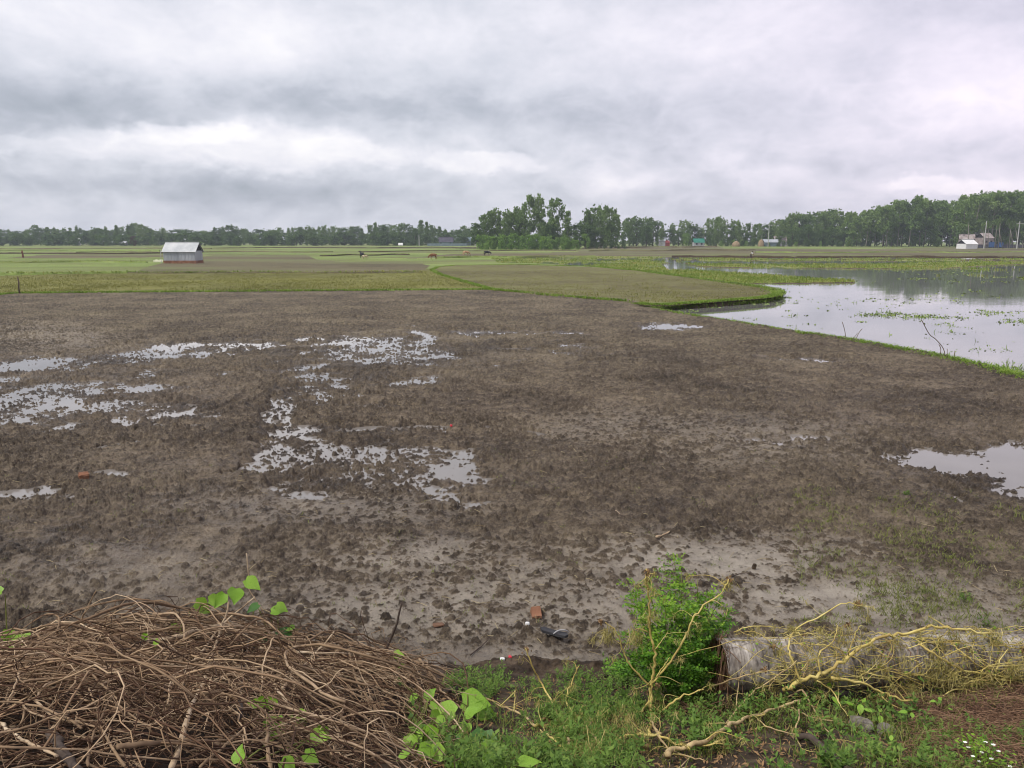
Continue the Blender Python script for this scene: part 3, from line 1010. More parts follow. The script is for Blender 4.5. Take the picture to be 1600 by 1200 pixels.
for k in range(64):
    a = -60 + k * 13.0 + TRNG.uniform(-4, 4)
    tree('round', a, 362 + TRNG.uniform(-4, 4), 383.5, 560 + TRNG.uniform(-10, 30), 'rounded tree standing behind the hazy treeline beyond the left fields', 'rear trees of the left treeline', 1.6)
tree('bare', 209, 369, 384, 430, 'thin reddish brown tree standing before the hazy left treeline')

# --- the grove in the middle
GROVE = [(757, 338, 'euc', 318), (768, 331, 'euc', 322), (779, 329, 'euc', 326), (789, 331, 'euc', 318), (799, 334, 'euc', 324), (810, 326, 'euc', 330), (818, 335, 'euc', 318),
         (868, 345, 'euc', 330), (749, 352, 'round', 320), (902, 352, 'round', 326), (893, 360, 'round', 320), (843, 350, 'euc', 316), (858, 352, 'round', 318)]
for a, tp, k, d in GROVE:
    tree(k, a, tp - 2, 388, d, 'dense green tree in the grove in the middle of the fields' if k == 'euc' else 'low rounded tree in the grove in the middle of the fields',
         'tall trees of the middle grove' if k == 'euc' else 'rounded trees of the middle grove', 1.25 if k == 'euc' else 1.2)
tree('tall', 827, 304, 388, 326, 'tallest tree of the middle grove, with a leaning tuft at its tip', None, 1.0, 0)
tree('euc', 846, 306, 388, 328, 'tall slender tree just right of the tallest one in the middle grove', None, .95, 1)
tree('euc', 862, 310, 388, 322, 'third tall tree of the middle grove, dense down to its foot', None, 1.15, 2)
tree('cone', 886, 329, 388, 320, 'pointed cone shaped tree at the right end of the middle grove', None, 1.2, 0)
GROVE2 = [(913, 338), (921, 330), (929, 324), (938, 329), (947, 323), (956, 328), (962, 338)]
for k, (a, tp) in enumerate(GROVE2):
    tree('euc' if k % 3 else 'tall', a, tp - 2, 386.5, 345 + TRNG.uniform(-8, 12), 'grey green tree in the gappy clump right of the middle grove', 'trees of the clump right of the middle grove', 1.05)
for a, tp, k in [(918, 352, 'round'), (940, 355, 'euc'), (955, 352, 'round'), (930, 360, 'round')]:
    tree(k, a, tp, 386.5, 338, 'low tree filling the foot of the clump right of the middle grove', 'low trees of the clump right of the grove', 1.2)
for a, tp, k in [(974, 345, 'euc'), (984, 342, 'euc'), (994, 342, 'round'), (1004, 341, 'euc'), (1014, 341, 'euc'), (1020, 347, 'round'), (990, 352, 'round'), (1010, 355, 'round'), (1028, 358, 'euc'), (1034, 352, 'cone'),
                 (1043, 360, 'round'), (1052, 351, 'euc'), (1060, 362, 'round'), (1067, 345, 'euc'), (1076, 349, 'euc'), (1084, 353, 'round'), (1097, 359, 'round'), (1107, 343, 'euc'), (1117, 340, 'euc'), (1126, 343, 'euc'),
                 (1136, 352, 'round'), (1147, 345, 'euc'), (1153, 347, 'cone'), (1166, 350, 'euc'), (1178, 351, 'euc'), (1186, 350, 'cone'), (1158, 362, 'round'), (1172, 364, 'round'), (1144, 363, 'round'), (1120, 360, 'round')]:
    tree(k, a, tp - 1, 384.3, 425 + TRNG.uniform(-15, 25), {'euc': 'slender tree of the village row between grove and right wood', 'round': 'rounded tree of the village row between grove and right wood',
         'cone': 'pointed young tree of the village row between grove and right wood'}[k], {'euc': 'slender trees of the village row', 'round': 'rounded trees of the village row', 'cone': 'pointed trees of the village row'}[k], 1.25)
tree('dbush', 1108, 369, 386, 400, 'very dark bush beside the house with the green roof', None, .8)
tree('lround', 1072, 365, 385, 405, 'bright green small tree left of the house with the green roof', None, .9, 0)
tree('lround', 915, 366, 387, 318, 'bright yellow green flat topped tree at the foot of the clump', None, 1.0, 1)

# --- bright undergrowth along the foot of the grove
for k in range(26):
    a = 752 + k * 6.0 + TRNG.uniform(-2, 2)
    tp = 369 + TRNG.uniform(-2, 3) if a < 845 else 372 + TRNG.uniform(-3, 4)
    tree('bush', a, tp, 388.8, 300 + TRNG.uniform(-3, 4), 'bright green leafy bush along the foot of the middle grove', 'bushes along the foot of the grove', 0.75)
for k in range(8):
    tree('dbush', 905 + k * 9.5 + TRNG.uniform(-3, 3), 378 + TRNG.uniform(-2, 2), 387, 326, 'small dark bush under the clump right of the grove', 'bushes under the clump right of the grove', .8)
for k in range(14):
    tree('bush' if k % 3 == 0 else 'dbush', 1125 + k * 7 + TRNG.uniform(-3, 3), 376 + TRNG.uniform(-2, 3), 384.5, 410, 'low bush among the haystacks of the village row' , 'bushes among the haystacks', .9)

# --- the big wood on the right
RIGHT = [(1196, 350), (1204, 348), (1213, 346), (1222, 343), (1230, 335), (1238, 338), (1246, 337), (1254, 336), (1262, 335), (1270, 333), (1278, 335), (1286, 332), (1292, 329), (1300, 331), (1308, 330),
         (1316, 334), (1326, 335), (1334, 333), (1343, 331), (1352, 330), (1360, 327), (1368, 323), (1377, 322), (1386, 323), (1394, 321), (1403, 317), (1411, 314), (1419, 311), (1427, 311), (1436, 312), (1444, 316),
         (1453, 317), (1463, 319), (1472, 316), (1482, 315), (1492, 318), (1502, 313), (1511, 307), (1520, 306), (1530, 304), (1538, 302), (1547, 302), (1556, 301), (1564, 303), (1571, 311), (1580, 304),
         (1588, 301), (1597, 301), (1608, 304), (1620, 302), (1634, 306), (1650, 303), (1668, 308), (1690, 306), (1715, 310), (1740, 306), (1770, 312)]
for k, (a, tp) in enumerate(RIGHT):
    d = (430 if a < 1330 else 400 if a < 1500 else 372) + TRNG.uniform(-8, 22)
    kind = ('euc' if k % 3 else 'round') if a < 1335 else ('euc' if k % 4 == 0 else 'tall')
    if kind == 'round':
        tp += 3
    lab = {'euc': 'leafy slender tree in the big wood on the right', 'tall': 'tall tree with bare pale trunk in the big wood on the right', 'round': 'broad dark tree at the left end of the big wood on the right'}[kind]
    tree(kind, a + TRNG.uniform(-2, 2), tp - 2, 384, d, lab, {'euc': 'leafy slender trees of the right wood', 'tall': 'bare stemmed trees of the right wood', 'round': 'broad trees of the right wood'}[kind],
         1.3 if kind != 'round' else 1.1)
for k in range(46):
    a = 1200 + k * 11.5 + TRNG.uniform(-4, 4)
    base_t = np.interp(a, [1200, 1300, 1400, 1500, 1600, 1750], [356, 350, 343, 334, 328, 330])
    deep = 455 if a < 1330 else 425
    tree('euc' if k % 2 else 'round', a, base_t + TRNG.uniform(-2, 12), 384, deep + TRNG.uniform(-4, 25), 'tree deep inside the big wood on the right, between the front trees', 'inner trees of the right wood', 1.5)
for a, tp in [(1237, 357), (1262, 352), (1285, 360), (1300, 355), (1218, 361), (1247, 366), (1275, 364), (1322, 362), (1338, 366), (1312, 366), (1356, 352)]:
    tree('round' if a < 1345 else 'euc', a, tp, 384.2, 412, 'lower tree at the front edge of the big wood on the right', 'lower trees along the front of the right wood', 1.15)
for k in range(16):
    a = 1205 + k * 10 + TRNG.uniform(-4, 4)
    tree('dbush' if k % 4 else 'bush', a, 377 + TRNG.uniform(-2, 2.5), 384.3, 405, 'low bush at the front edge of the big wood on the right', 'bushes along the front of the right wood', 1.0)

# bare pale stems of young trees at the far right
for k, (a, tp, ln) in enumerate([(1513, 343, 0), (1537, 352, 0), (1544, 350, 0), (1554, 345, -4), (1560, 342, -3), (1567, 352, 8), (1584, 345, 8), (1591, 350, 5), (1577, 350, -2)]):
    d = 330 + TRNG.uniform(-6, 10)
    zb = float(far_rise(d)) - .1
    p0, p1 = D(a, 386, d), D(a - ln, tp, d)
    mb = MB()
    mb.tube([(0, 0, 0), ((p1[0] - p0[0]) * .5 + .1, 0, (p1[2] - zb) * .5), (p1[0] - p0[0], 0, p1[2] - zb)], [.17, .13, .07], 6)
    e = empty('young_tree', (p0[0], d, zb), 'thin pale bare stem standing near the white shed on the right', 'tree', 'pale bare stems near the white shed')
    mb.build('trunk', M_TRUNK_PALE, e, True)
    tm, cm = proto('cone', k)
    c = link('crown', cm, e)
    h = p1[2] - zb
    c.scale = (.30, .30, .22)
    c.location = (p1[0] - p0[0], 0, h - 1.9)


# ------------------------------------------------------------------ buildings
def gable_house(name, px_, base_py, d, w_, dep, h_eave, h_ridge, mwall, mroof, label, cat, rz=0.0, plinth=None, over=0.25, door=None, pole=False, window=None):
    zb = float(far_rise(d)) + 0.02
    x = D(px_, base_py, d)[0]
    e = empty(name, (x, d, zb), label, cat, None, rz)
    z0 = 0
    if plinth:
        b = MB()
        b.box((0, 0, plinth / 2 - .1), (w_ + .12, dep + .12, plinth + .2))
        b.build('plinth', M_BRICK, e)
        z0 = plinth
    b = MB()
    hx, hy = w_ / 2, dep / 2
    n = max(8, int(w_ / .11))
    # corrugated long walls, flat end walls
    for sy in (-1, 1):
        vs, fs = [], []
        for i in range(n + 1):
            u = -hx + w_ * i / n
            o_ = 0.018 * (1 if i % 2 else -1)
            vs += [(u, sy * (hy + o_), z0), (u, sy * (hy + o_), h_eave)]
        for i in range(n):
            fs.append((2 * i, 2 * i + 2, 2 * i + 3, 2 * i + 1) if sy < 0 else (2 * i + 1, 2 * i + 3, 2 * i + 2, 2 * i))
        b.add(vs, fs)
    for sx in (-1, 1):
        b.add([(sx * hx, -hy, z0), (sx * hx, hy, z0), (sx * hx, hy, h_eave), (sx * hx, -hy, h_eave)], [(0, 1, 2, 3)])
    b.build('wall', mwall, e)
    for sx in (-1, 1):
        b = MB()
        b.add([(sx * (hx - .03), -hy, h_eave), (sx * (hx - .03), hy, h_eave), (sx * (hx - .03), 0, h_ridge - .06)], [(0, 1, 2)])
        b.build('gable_shade', M_DARK, e)  # black sheet paints the shade inside the open gable
    b = MB()
    sl = (h_ridge - h_eave) / hy
    n = max(8, int((w_ + 2 * over) / .14))
    for sy in (-1, 1):
        vs, fs = [], []
        for i in range(n + 1):
            u = -hx - over + (w_ + 2 * over) * i / n
            o_ = 0.014 * (1 if i % 2 else -1)
            for th in (0, -.03):
                vs += [(u, sy * (hy + over), h_eave - sl * over + o_ + th), (u, 0, h_ridge + o_ + th)]
        for i in range(n):
            a_ = 4 * i
            fs += [(a_, a_ + 4, a_ + 5, a_ + 1), (a_ + 2, a_ + 3, a_ + 7, a_ + 6), (a_, a_ + 2, a_ + 6, a_ + 4)]
        fs += [(0, 1, 3, 2), (4 * n, 4 * n + 2, 4 * n + 3, 4 * n + 1)]
        b.add(vs, fs)
    rf = b.build('roof', mroof, e)
    b = MB()
    b.tube([(-hx - over, 0, h_ridge + .03), (hx + over, 0, h_ridge + .03)], .07, 6)
    b.build('ridge_cap', mroof, rf)
    if door:
        b = MB()
        b.box((door, -hy - .05, z0 + .8), (.8, .05, 1.6))
        b.build('door', M_DARK, e)
    if window:
        for u in window:
            b = MB()
            b.box((u, -hy - .05, h_eave * .6), (.9, .05, .8))
            b.build('window', M_DARK, e)
    if pole:
        b = MB()
        b.tube([(-hx - .35, -hy - .1, -.1), (-hx - .35, -hy - .1, h_eave + .1)], .045, 6)
        b.build('corner_post', M_CONC, e)
    return e


hut = gable_house('tin_hut', 287, 410, 122, 4.95, 2.7, 1.9, 3.12, M_TIN, M_TINROOF, 'small corrugated tin hut on a brick base alone in the left fields', 'hut', math.radians(-2), 0.40, 0.2, None, True)
gable_house('white_shed', 1510.5, 388, 318, 6.2, 4.5, 2.0, 3.6, M_WHITE, M_WHITE, 'small white shed at the edge of the big wood on the right', 'shed', math.radians(20))
gable_house('village_house', 1509, 386, 360, 6, 5, 4.0, 5.9, M_RUST, M_RUST, 'house with a pinkish tin roof half hidden behind the white shed', 'house', math.radians(-25))
gable_house('village_house', 1537, 386, 352, 5.2, 5, 4.4, 6.4, M_RUST, M_RUST, 'house with a rusty roof among bare stems right of the white shed', 'house', math.radians(15), window=[-1.4, 1.2])
gable_house('village_house', 1091, 384, 400, 5.2, 4, 2.2, 4.0, M_GREY, M_GREEN, 'pale house with a green roof in the village row', 'house', 0.0, window=[-1.3, 1.2])
gable_house('village_house', 1041, 384, 418, 2.6, 3, 1.9, 2.9, M_RED, M_RED, 'small hut with red sheet walls left of the green roofed house', 'hut', 0.2)
gable_house('village_house', 1034, 384, 416, 3.2, 4, 3.0, 5.2, M_GREY, M_TIN, 'narrow grey tin hut beside the red walled hut', 'hut', -0.1)
gable_house('village_house', 1203, 384, 408, 8, 5, 2.2, 3.6, M_TEAL, M_TIN, 'low grey tin house at the left end of the right wood', 'house', 0.15)
gable_house('village_house', 1218, 384, 412, 6, 5, 2.6, 5.2, M_GREY, M_RUST, 'grey roofed house tucked under the left end of the right wood', 'house', -.1)
gable_house('village_house', 697, 383.5, 455, 8, 5, 2.4, 4.8, M_TEAL, M_NET, 'long teal walled house with a dark roof left of the middle grove', 'house', .1, window=[-3, 2.5])
gable_house('village_house', 731, 383, 478, 3.2, 4, 3.2, 4.8, M_TEAL, M_TEAL, 'small pale blue house half hidden by trees left of the grove', 'house', 0)
gable_house('village_house', 626, 383.5, 462, 2.2, 2, .8, 1.5, M_WHITE, M_WHITE, 'low white hut at the foot of the left treeline', 'hut', 0)
gable_house('village_house', 193, 382, 470, 3.6, 3, 1.6, 2.6, M_GREY, M_TINROOF, 'pale tin house under the trees left of the lone tin hut', 'house', .2)
gable_house('village_house', 120, 378, 520, 3.4, 4, 3.2, 4.4, M_GREY, M_WHITE, 'white roofed house in the treeline at the far left', 'house', .2)
gable_house('village_house', 289, 379, 520, 4, 4, 3.2, 4.4, M_GREY, M_TINROOF, 'tin roofed house in the treeline behind the lone tin hut', 'house', -.2)

# low walls and nets
b = MB()
p = D(704, 383.5, 440)
b.box((0, 0, .7), (22, .15, 1.5))
o = b.build('sheet_fence', M_TEAL)
o.location = (p[0] - 2, 440, .85)
tag(o, 'long low blue grey sheet fence left of the middle grove', 'fence')
p = D(1575, 386, 338)
e = empty('net_fence', (p[0], 338, float(far_rise(338))), 'dark net fence with blue panels among the bare stems at the far right', 'fence')
for k in range(9):
    b = MB()
    b.box((k * 3.2 - 13, 0, .8), (.12, .12, 1.9))
    b.build('post', M_TRUNK_PALE, e)
b = MB()
b.box((0, .1, .8), (26, .04, 1.5))
b.build('netting', M_NET, e)
for q in ((-7.2, 1.5, 2.6, 2.2), (-3.4, 1.4, 2.4, 2.0)):
    b = MB()
    b.box((q[0], -.08, q[1]), (q[2], .04, q[3]))
    b.build('blue_panel', M_BLUE, e)


def haystack(px_, base_py, d, r, h, label, pole_h):
    zb = float(far_rise(d))
    x = D(px_, base_py, d)[0]
    e = empty('haystack', (x, d, zb), label, 'haystack')
    rng = np.random.default_rng(int(px_))
    prof = [(1.0, 0), (1.06, .25), (.98, .5), (.72, .75), (.36, .93), (.06, 1.02)]
    n = 18
    vs, fs = [], []
    for j, (pr, pz) in enumerate(prof):
        for k in range(n):
            a = 2 * math.pi * k / n
            q = r * pr * rng.uniform(.93, 1.07)
            vs.append((q * math.cos(a), q * math.sin(a), h * pz))
    for j in range(len(prof) - 1):
        for k in range(n):
            a, c = j * n + k, j * n + (k + 1) % n
            fs.append((a, c, c + n, a + n))
    fs.append(tuple(range((len(prof) - 1) * n, len(prof) * n)))
    link('straw', npmesh('straw', vs, fs, M_HAY, True), e)
    b = MB()
    b.tube([(0, 0, 0), (0, 0, h + pole_h)], .07, 5)
    b.build('pole', M_TRUNK_PALE, e)


haystack(1189, 382, 405, 1.45, 3.6, 'tall tan haystack with a pole through its top', 2.0)
haystack(1150, 383, 402, 1.9, 2.8, 'broad low tan haystack left of the tall one', .5)


def utility_pole(px_, top, d, label, arm=0.0, group=None):
    zb = float(far_rise(d)) - .2
    x = D(px_, 385, d)[0]
    h = D(px_, top, d)[2] - zb
    e = empty('utility_pole', (x, d, zb), label, 'utility pole', group)
    b = MB()
    b.tube([(0, 0, 0), (0, 0, h)], [.24, .16], 8)
    b.build('pole', M_CONC, e)
    if arm:
        b = MB()
        b.box((arm * .3, -.2, h - .9), (arm, .12, .14))
        b.build('crossarm', M_CONC, e)
        for k in (-1, 0, 1):
            b = MB()
            b.tube([(arm * .3 + k * arm * .4, -.2, h - .83), (arm * .3 + k * arm * .4, -.2, h - .5)], [.06, .04], 6)
            b.build('insulator', M_WHITE, e)


utility_pole(655, 367, 440, 'pale concrete pole before the left treeline, left of the teal house', 0)
utility_pole(742.5, 368, 430, 'pale concrete pole close to the left end of the middle grove', 0)
utility_pole(1200, 350, 400, 'tall pole with a crossarm at the left end of the right wood', 3.5)
utility_pole(1537.5, 345, 322, 'slim pale pole just right of the white shed', 0)
utility_pole(1589, 346, 326, 'pole with a wide crossarm at the right edge of the photo', 7.0)

# sheet lying by the hut, strips of standing water far off
p = G(248, 409, .12)
b = MB()
for i in range(6):
    u0, u1 = -.75 + i * .25, -.5 + i * .25
    z0_, z1_ = .28 + .05 * math.sin(i * 2.1), .28 + .05 * math.sin((i + 1) * 2.1)
    b.add([(u0, -.3, 0), (u1, -.3, 0), (u1, -.25, z1_), (u0, -.25, z0_), (u1, .5, z1_ + .1), (u0, .5, z0_ + .1)], [(0, 1, 2, 3), (3, 2, 4, 5)])
o = b.build('plastic_sheet', M_TARP)
o.location = (p[0], p[1], .06)
tag(o, 'pale yellowish plastic sheet on the grass left of the tin hut', 'sheet')
for (xa, xb, ya, wd) in [(322, 500, 397.2, 3.5), (712, 757, 388.4, 9), (258, 300, 396.7, 2.0)]:
    p0, p1 = GF(xa, ya), GF(xb, ya)
    n = 24
    vs = []
    for i in range(n + 1):
        q = p0 + (p1 - p0) * i / n
        hw = wd * (0.35 + .65 * math.sin(math.pi * min(max(i / n, .04), .96)) ** .5) * (.8 + .3 * math.sin(i * 1.7))
        zq = q[2] + .06
        vs += [(q[0], q[1] - hw * .5, zq), (q[0], q[1] + hw * .5, zq)]
    o = link('water_strip', npmesh('water_strip', vs, [(2 * i, 2 * i + 2, 2 * i + 3, 2 * i + 1) for i in range(n)], M_POND))
    tag(o, kind='structure')

# wooden stake at the left end of the field's edge
p = G(31, 459, 0.05)
b = MB()
b.tube([(0, 0, -.2), (-.03, 0, .4), (.02, 0, .75), (-.03, 0, 1.12)], [.05, .045, .045, .035], 7)
o = b.build('wooden_stake', M_WOOD, None, True)
o.location = (p[0], p[1], 0)
tag(o, 'thin weathered wooden stake at the far left corner of the mud field', 'stake')


# ------------------------------------------------------------------ bodies grown from a skeleton
def skin_mesh(name, joints, edges, m_, root=0, sub=2):
    """joints: {key: (x, y, z, r)}; one continuous surface"""
    keys = list(joints)
    me = bpy.data.meshes.new(name)
    me.from_pydata([joints[k][:3] for k in keys], [(keys.index(a), keys.index(c)) for a, c in edges], [])
    tmp = bpy.data.objects.new('tmp', me)
    COL.objects.link(tmp)
    sk = tmp.modifiers.new('skin', 'SKIN')
    sk.use_smooth_shade = True
    for i, k in enumerate(keys):
        r = joints[k][3]
        me.skin_vertices[0].data[i].radius = (r, r) if not isinstance(r, tuple) else r
        me.skin_vertices[0].data[i].use_root = (i == root)
    s = tmp.modifiers.new('sub', 'SUBSURF')
    s.levels = s.render_levels = sub
    dg = bpy.context.evaluated_depsgraph_get()
    out = bpy.data.meshes.new_from_object(tmp.evaluated_get(dg))
    out.name = name
    bpy.data.objects.remove(tmp)
    bpy.data.meshes.remove(me)
    out.materials.clear()
    out.materials.append(m_)
    return out


def cow(px_, base_py, L, rz, body, label, grazing=True, patch=None, z=None):
    """cow standing with its head along +X; L is its shoulder height"""
    p = G(px_, base_py, 0.1)
    p[2] = float(far_rise(p[1])) if z is None else z
    e = empty('cow', tuple(p), label, 'cow', None, rz)
    J = {'belly': (0, 0, .66, .27), 'rump': (-.50, 0, .76, .22), 'hip': (-.34, 0, .74, .25), 'chest': (.36, 0, .70, .26), 'withers': (.48, 0, .80, .20)}
    if grazing:
        J.update({'neck': (.72, 0, .62, .12), 'poll': (.92, 0, .36, .10), 'muzzle': (1.02, 0, .12, .055)})
    else:
        J.update({'neck': (.70, 0, .98, .12), 'poll': (.88, 0, 1.12, .10), 'muzzle': (1.10, 0, .98, .055)})
    J.update({'tail1': (-.68, 0, .78, .035), 'tail2': (-.74, 0, .50, .02), 'tail3': (-.73, 0, .28, .035)})
    E = [('belly', 'hip'), ('hip', 'rump'), ('belly', 'chest'), ('chest', 'withers'), ('withers', 'neck'), ('neck', 'poll'), ('poll', 'muzzle'), ('rump', 'tail1'), ('tail1', 'tail2'), ('tail2', 'tail3')]
    for sy, nm in ((-1, 'r'), (1, 'l')):
        y = .13 * sy
        J.update({'fs' + nm: (.40, y, .50, .10), 'fk' + nm: (.41 + .03 * sy, y, .28, .05), 'ff' + nm: (.40 + .05 * sy, y, .05, .042), 'fh' + nm: (.42 + .05 * sy, y, .0, .05)})
        E += [('chest', 'fs' + nm), ('fs' + nm, 'fk' + nm), ('fk' + nm, 'ff' + nm), ('ff' + nm, 'fh' + nm)]
        J.update({'hs' + nm: (-.40, y, .52, .13), 'hk' + nm: (-.55 - .04 * sy, y, .32, .055), 'hf' + nm: (-.52 - .05 * sy, y, .05, .042), 'hh' + nm: (-.50 - .05 * sy, y, .0, .05)})
        E += [('hip', 'hs' + nm), ('hs' + nm, 'hk' + nm), ('hk' + nm, 'hf' + nm), ('hf' + nm, 'hh' + nm)]
        q = J['poll']
        J.update({'e' + nm: (q[0] - .06, .17 * sy, q[2] + .03, .035)})
        E += [('poll', 'e' + nm)]
    o = link('body', skin_mesh('body', J, E, body), e)
    b = MB()
    q = J['poll']
    for sy in (-1, 1):
        b.tube([(q[0] - .04, .06 * sy, q[2] + .08), (q[0] - .03, .13 * sy, q[2] + .18), (q[0] + .02, .13 * sy, q[2] + .27)], [.025, .02, .006], 5)
    b.build('horns', M_WOOD, e)
    e.scale = (L, L, L)
    return e


M_COWRED = mat('red brown hide', [(0, (0.16, 0.07, 0.035)), (1, (0.25, 0.11, 0.055))], 3, 3, 0.8)
M_COWTAN = mat('tan hide', [(0, (0.38, 0.24, 0.12)), (1, (0.50, 0.34, 0.19))], 3, 3, 0.8)
M_COWBLK = mat('black hide', [(0, (0.012, 0.012, 0.014)), (1, (0.03, 0.03, 0.033))], 3, 3, 0.7)
M_COWPIE = mat('black hide with white patches', [(0, (0.015, 0.015, 0.017)), (0.62, (0.018, 0.018, 0.02)), (0.68, (0.45, 0.45, 0.46)), (1, (0.5, 0.5, 0.5))], 1.1, 1, 0.7)
M_COWPALE = mat('pale hide', [(0, (0.48, 0.40, 0.24)), (1, (0.58, 0.50, 0.34))], 3, 3, 0.8)
M_SKIN = mat('brown skin', [(0, (0.14, 0.075, 0.045)), (1, (0.18, 0.10, 0.06))], 5)
M_CLOTHW = mat('white cloth', [(0, (0.66, 0.64, 0.68)), (1, (0.78, 0.77, 0.80))], 4)
M_CLOTHD = mat('dark cloth', [(0, (0.02, 0.02, 0.03)), (1, (0.045, 0.04, 0.05))], 4)
M_CLOTHR = mat('dark red cloth', [(0, (0.11, 0.035, 0.03)), (1, (0.17, 0.06, 0.045))], 4)
M_HAIR = mat('black hair', [(0, (0.008, 0.007, 0.007)), (1, (0.02, 0.018, 0.016))], 8)

cow(677, 403.5, 1.05, math.radians(200), M_COWRED, 'red brown cow grazing with its head down in the left fields')
cow(728, 398.5, 1.15, math.radians(20), M_COWTAN, 'tan cow grazing beside the black one near the grove')
cow(761, 398.5, 1.15, math.radians(15), M_COWPIE, 'black cow with a pale back grazing near the grove')
cow(565.5, 402.5, 1.15, math.radians(120), M_COWBLK, 'black cow with raised head standing in the green strip', False)
cow(570, 404, .80, math.radians(35), M_COWPALE, 'small pale calf grazing beside the black cow')


def person(px_, base_py, H, rz, label, shirt, lower, pose, z=None, skirt=False):
    p = G(px_, base_py, 0.1)
    p[2] = (float(far_rise(p[1])) - .02) if z is None else z
    e = empty('person', tuple(p), label, 'person', None, rz)
    s = H / 1.7
    bend = pose.get('bend', 0.0)
    cb, sb = math.cos(bend), math.sin(bend)

    def up(h, f=0.0):                     # point above the hip in the bent trunk
        return (0 + f * cb + (h - .92) * sb, .92 + (h - .92) * cb - f * sb)
    J = {}

    def put(k, x, f_h, r):
        J[k] = (x, -f_h[0], f_h[1], r)
    put('pelvis', 0, up(.95), .125)
    put('waist', 0, up(1.08), .115)
    put('chest', 0, up(1.30), .14)
    put('neck', 0, up(1.46), .055)
    put('head', 0, up(1.58, .02), .095)
    put('crown', 0, up(1.65, .01), .075)
    E = [('pelvis', 'waist'), ('waist', 'chest'), ('chest', 'neck'), ('neck', 'head'), ('head', 'crown')]
    for sx, nm in ((-1, 'r'), (1, 'l')):
        st = pose.get('step', .1) * sx
        J.update({'hip' + nm: (.09 * sx, 0, .88, .095), 'knee' + nm: (.10 * sx, -st - .03, .48, .06), 'ank' + nm: (.10 * sx, -st * 1.1 + .02, .08, .04), 'toe' + nm: (.11 * sx, -st * 1.1 - .14, .03, .035)})
        E += [('pelvis', 'hip' + nm), ('hip' + nm, 'knee' + nm), ('knee' + nm, 'ank' + nm), ('ank' + nm, 'toe' + nm)]
        put('sh' + nm, .18 * sx, up(1.39), .065)
        q = J['sh' + nm]
        r_ = pose.get('reach', .1)
        J['el' + nm] = (.25 * sx, q[1] - .10 - r_ * .3, q[2] - .26, .045)
        J['wr' + nm] = (.20 * sx, q[1] - .16 - r_, q[2] - .44, .033)
        J['ha' + nm] = (.18 * sx, q[1] - .20 - r_, q[2] - .52, .038)
        E += [('chest', 'sh' + nm), ('sh' + nm, 'el' + nm), ('el' + nm, 'wr' + nm), ('wr' + nm, 'ha' + nm)]
    link('body', skin_mesh('body', J, E, M_SKIN), e)
    # clothes
    K = {k: (*J[k][:3], J[k][3] + .022) for k in ('waist', 'chest', 'shr', 'shl', 'elr', 'ell')}
    link('shirt', skin_mesh('shirt', K, [('waist', 'chest'), ('chest', 'shr'), ('chest', 'shl'), ('shr', 'elr'), ('shl', 'ell')], shirt), e)
    mb = MB()
    n = 14
    prof = [(1.06, .145), (.9, .165), (.6, .19), (.14 if skirt else .40, .24 if skirt else .20)]
    vs, fs = [], []
    for h, r in prof:
        for k in range(n):
            a = 2 * math.pi * k / n
            vs.append((r * math.cos(a), r * .85 * math.sin(a), h + .01 * math.sin(3 * a)))
    for j in range(3):
        for k in range(n):
            a, c = j * n + k, j * n + (k + 1) % n
            fs.append((a, a + n, c + n, c))
    link('skirt' if skirt else 'lungi', npmesh('lungi', vs, fs, lower, True), e)
    c = J['crown']
    mb.add(*sphere((c[0], c[1] + .015, c[2] + .015), .10, 10, 7))
    link('hair', mb.mesh('hair', shirt if pose.get('veil') else M_HAIR, True), e)
    e.scale = (s, s, s)
    return e


def sphere(c, r, n=10, m_=6, sq=(1, 1, 1)):
    vs, fs = [(c[0], c[1], c[2] - r * sq[2])], []
    for j in range(1, m_):
        t = math.pi * j / m_ - math.pi / 2
        for k in range(n):
            a = 2 * math.pi * k / n
            vs.append((c[0] + r * sq[0] * math.cos(t) * math.cos(a), c[1] + r * sq[1] * math.cos(t) * math.sin(a), c[2] + r * sq[2] * math.sin(t)))
    vs.append((c[0], c[1], c[2] + r * sq[2]))
    for k in range(n):
        fs.append((0, 1 + (k + 1) % n, 1 + k))
        for j in range(m_ - 2):
            a, b_ = 1 + j * n + k, 1 + j * n + (k + 1) % n
            fs.append((a, b_, b_ + n, a + n))
        fs.append((len(vs) - 1, 1 + (m_ - 2) * n + k, 1 + (m_ - 2) * n + (k + 1) % n))
    return vs, fs


person(1173, 403.4, 1.6, math.radians(60), 'person in a white shirt and dark cloth stooping at the far edge of the pond', M_CLOTHW, M_CLOTHD, {'bend': .45, 'step': .14, 'reach': .2}, z=-0.1)
person(36, 402.2, 1.6, math.radians(-20), 'person wrapped in dark red cloth standing in the far left field', M_CLOTHR, M_CLOTHR, {'bend': .08, 'step': .03, 'reach': -.05, 'veil': True}, skirt=True)

# slanting fishing pole beyond the pond
p = G(1239, 411, POND_Z)
b = MB()
b.tube([(0, 0, -.3), (.35, 0, 1.2), (.75, 0, 3.1)], [.035, .03, .015], 5)
o = b.build('bamboo_pole', M_TRUNK_PALE, None, True)
o.location = (p[0], p[1], POND_Z)
tag(o, 'thin slanting bamboo pole standing in the far water of the pond', 'pole')
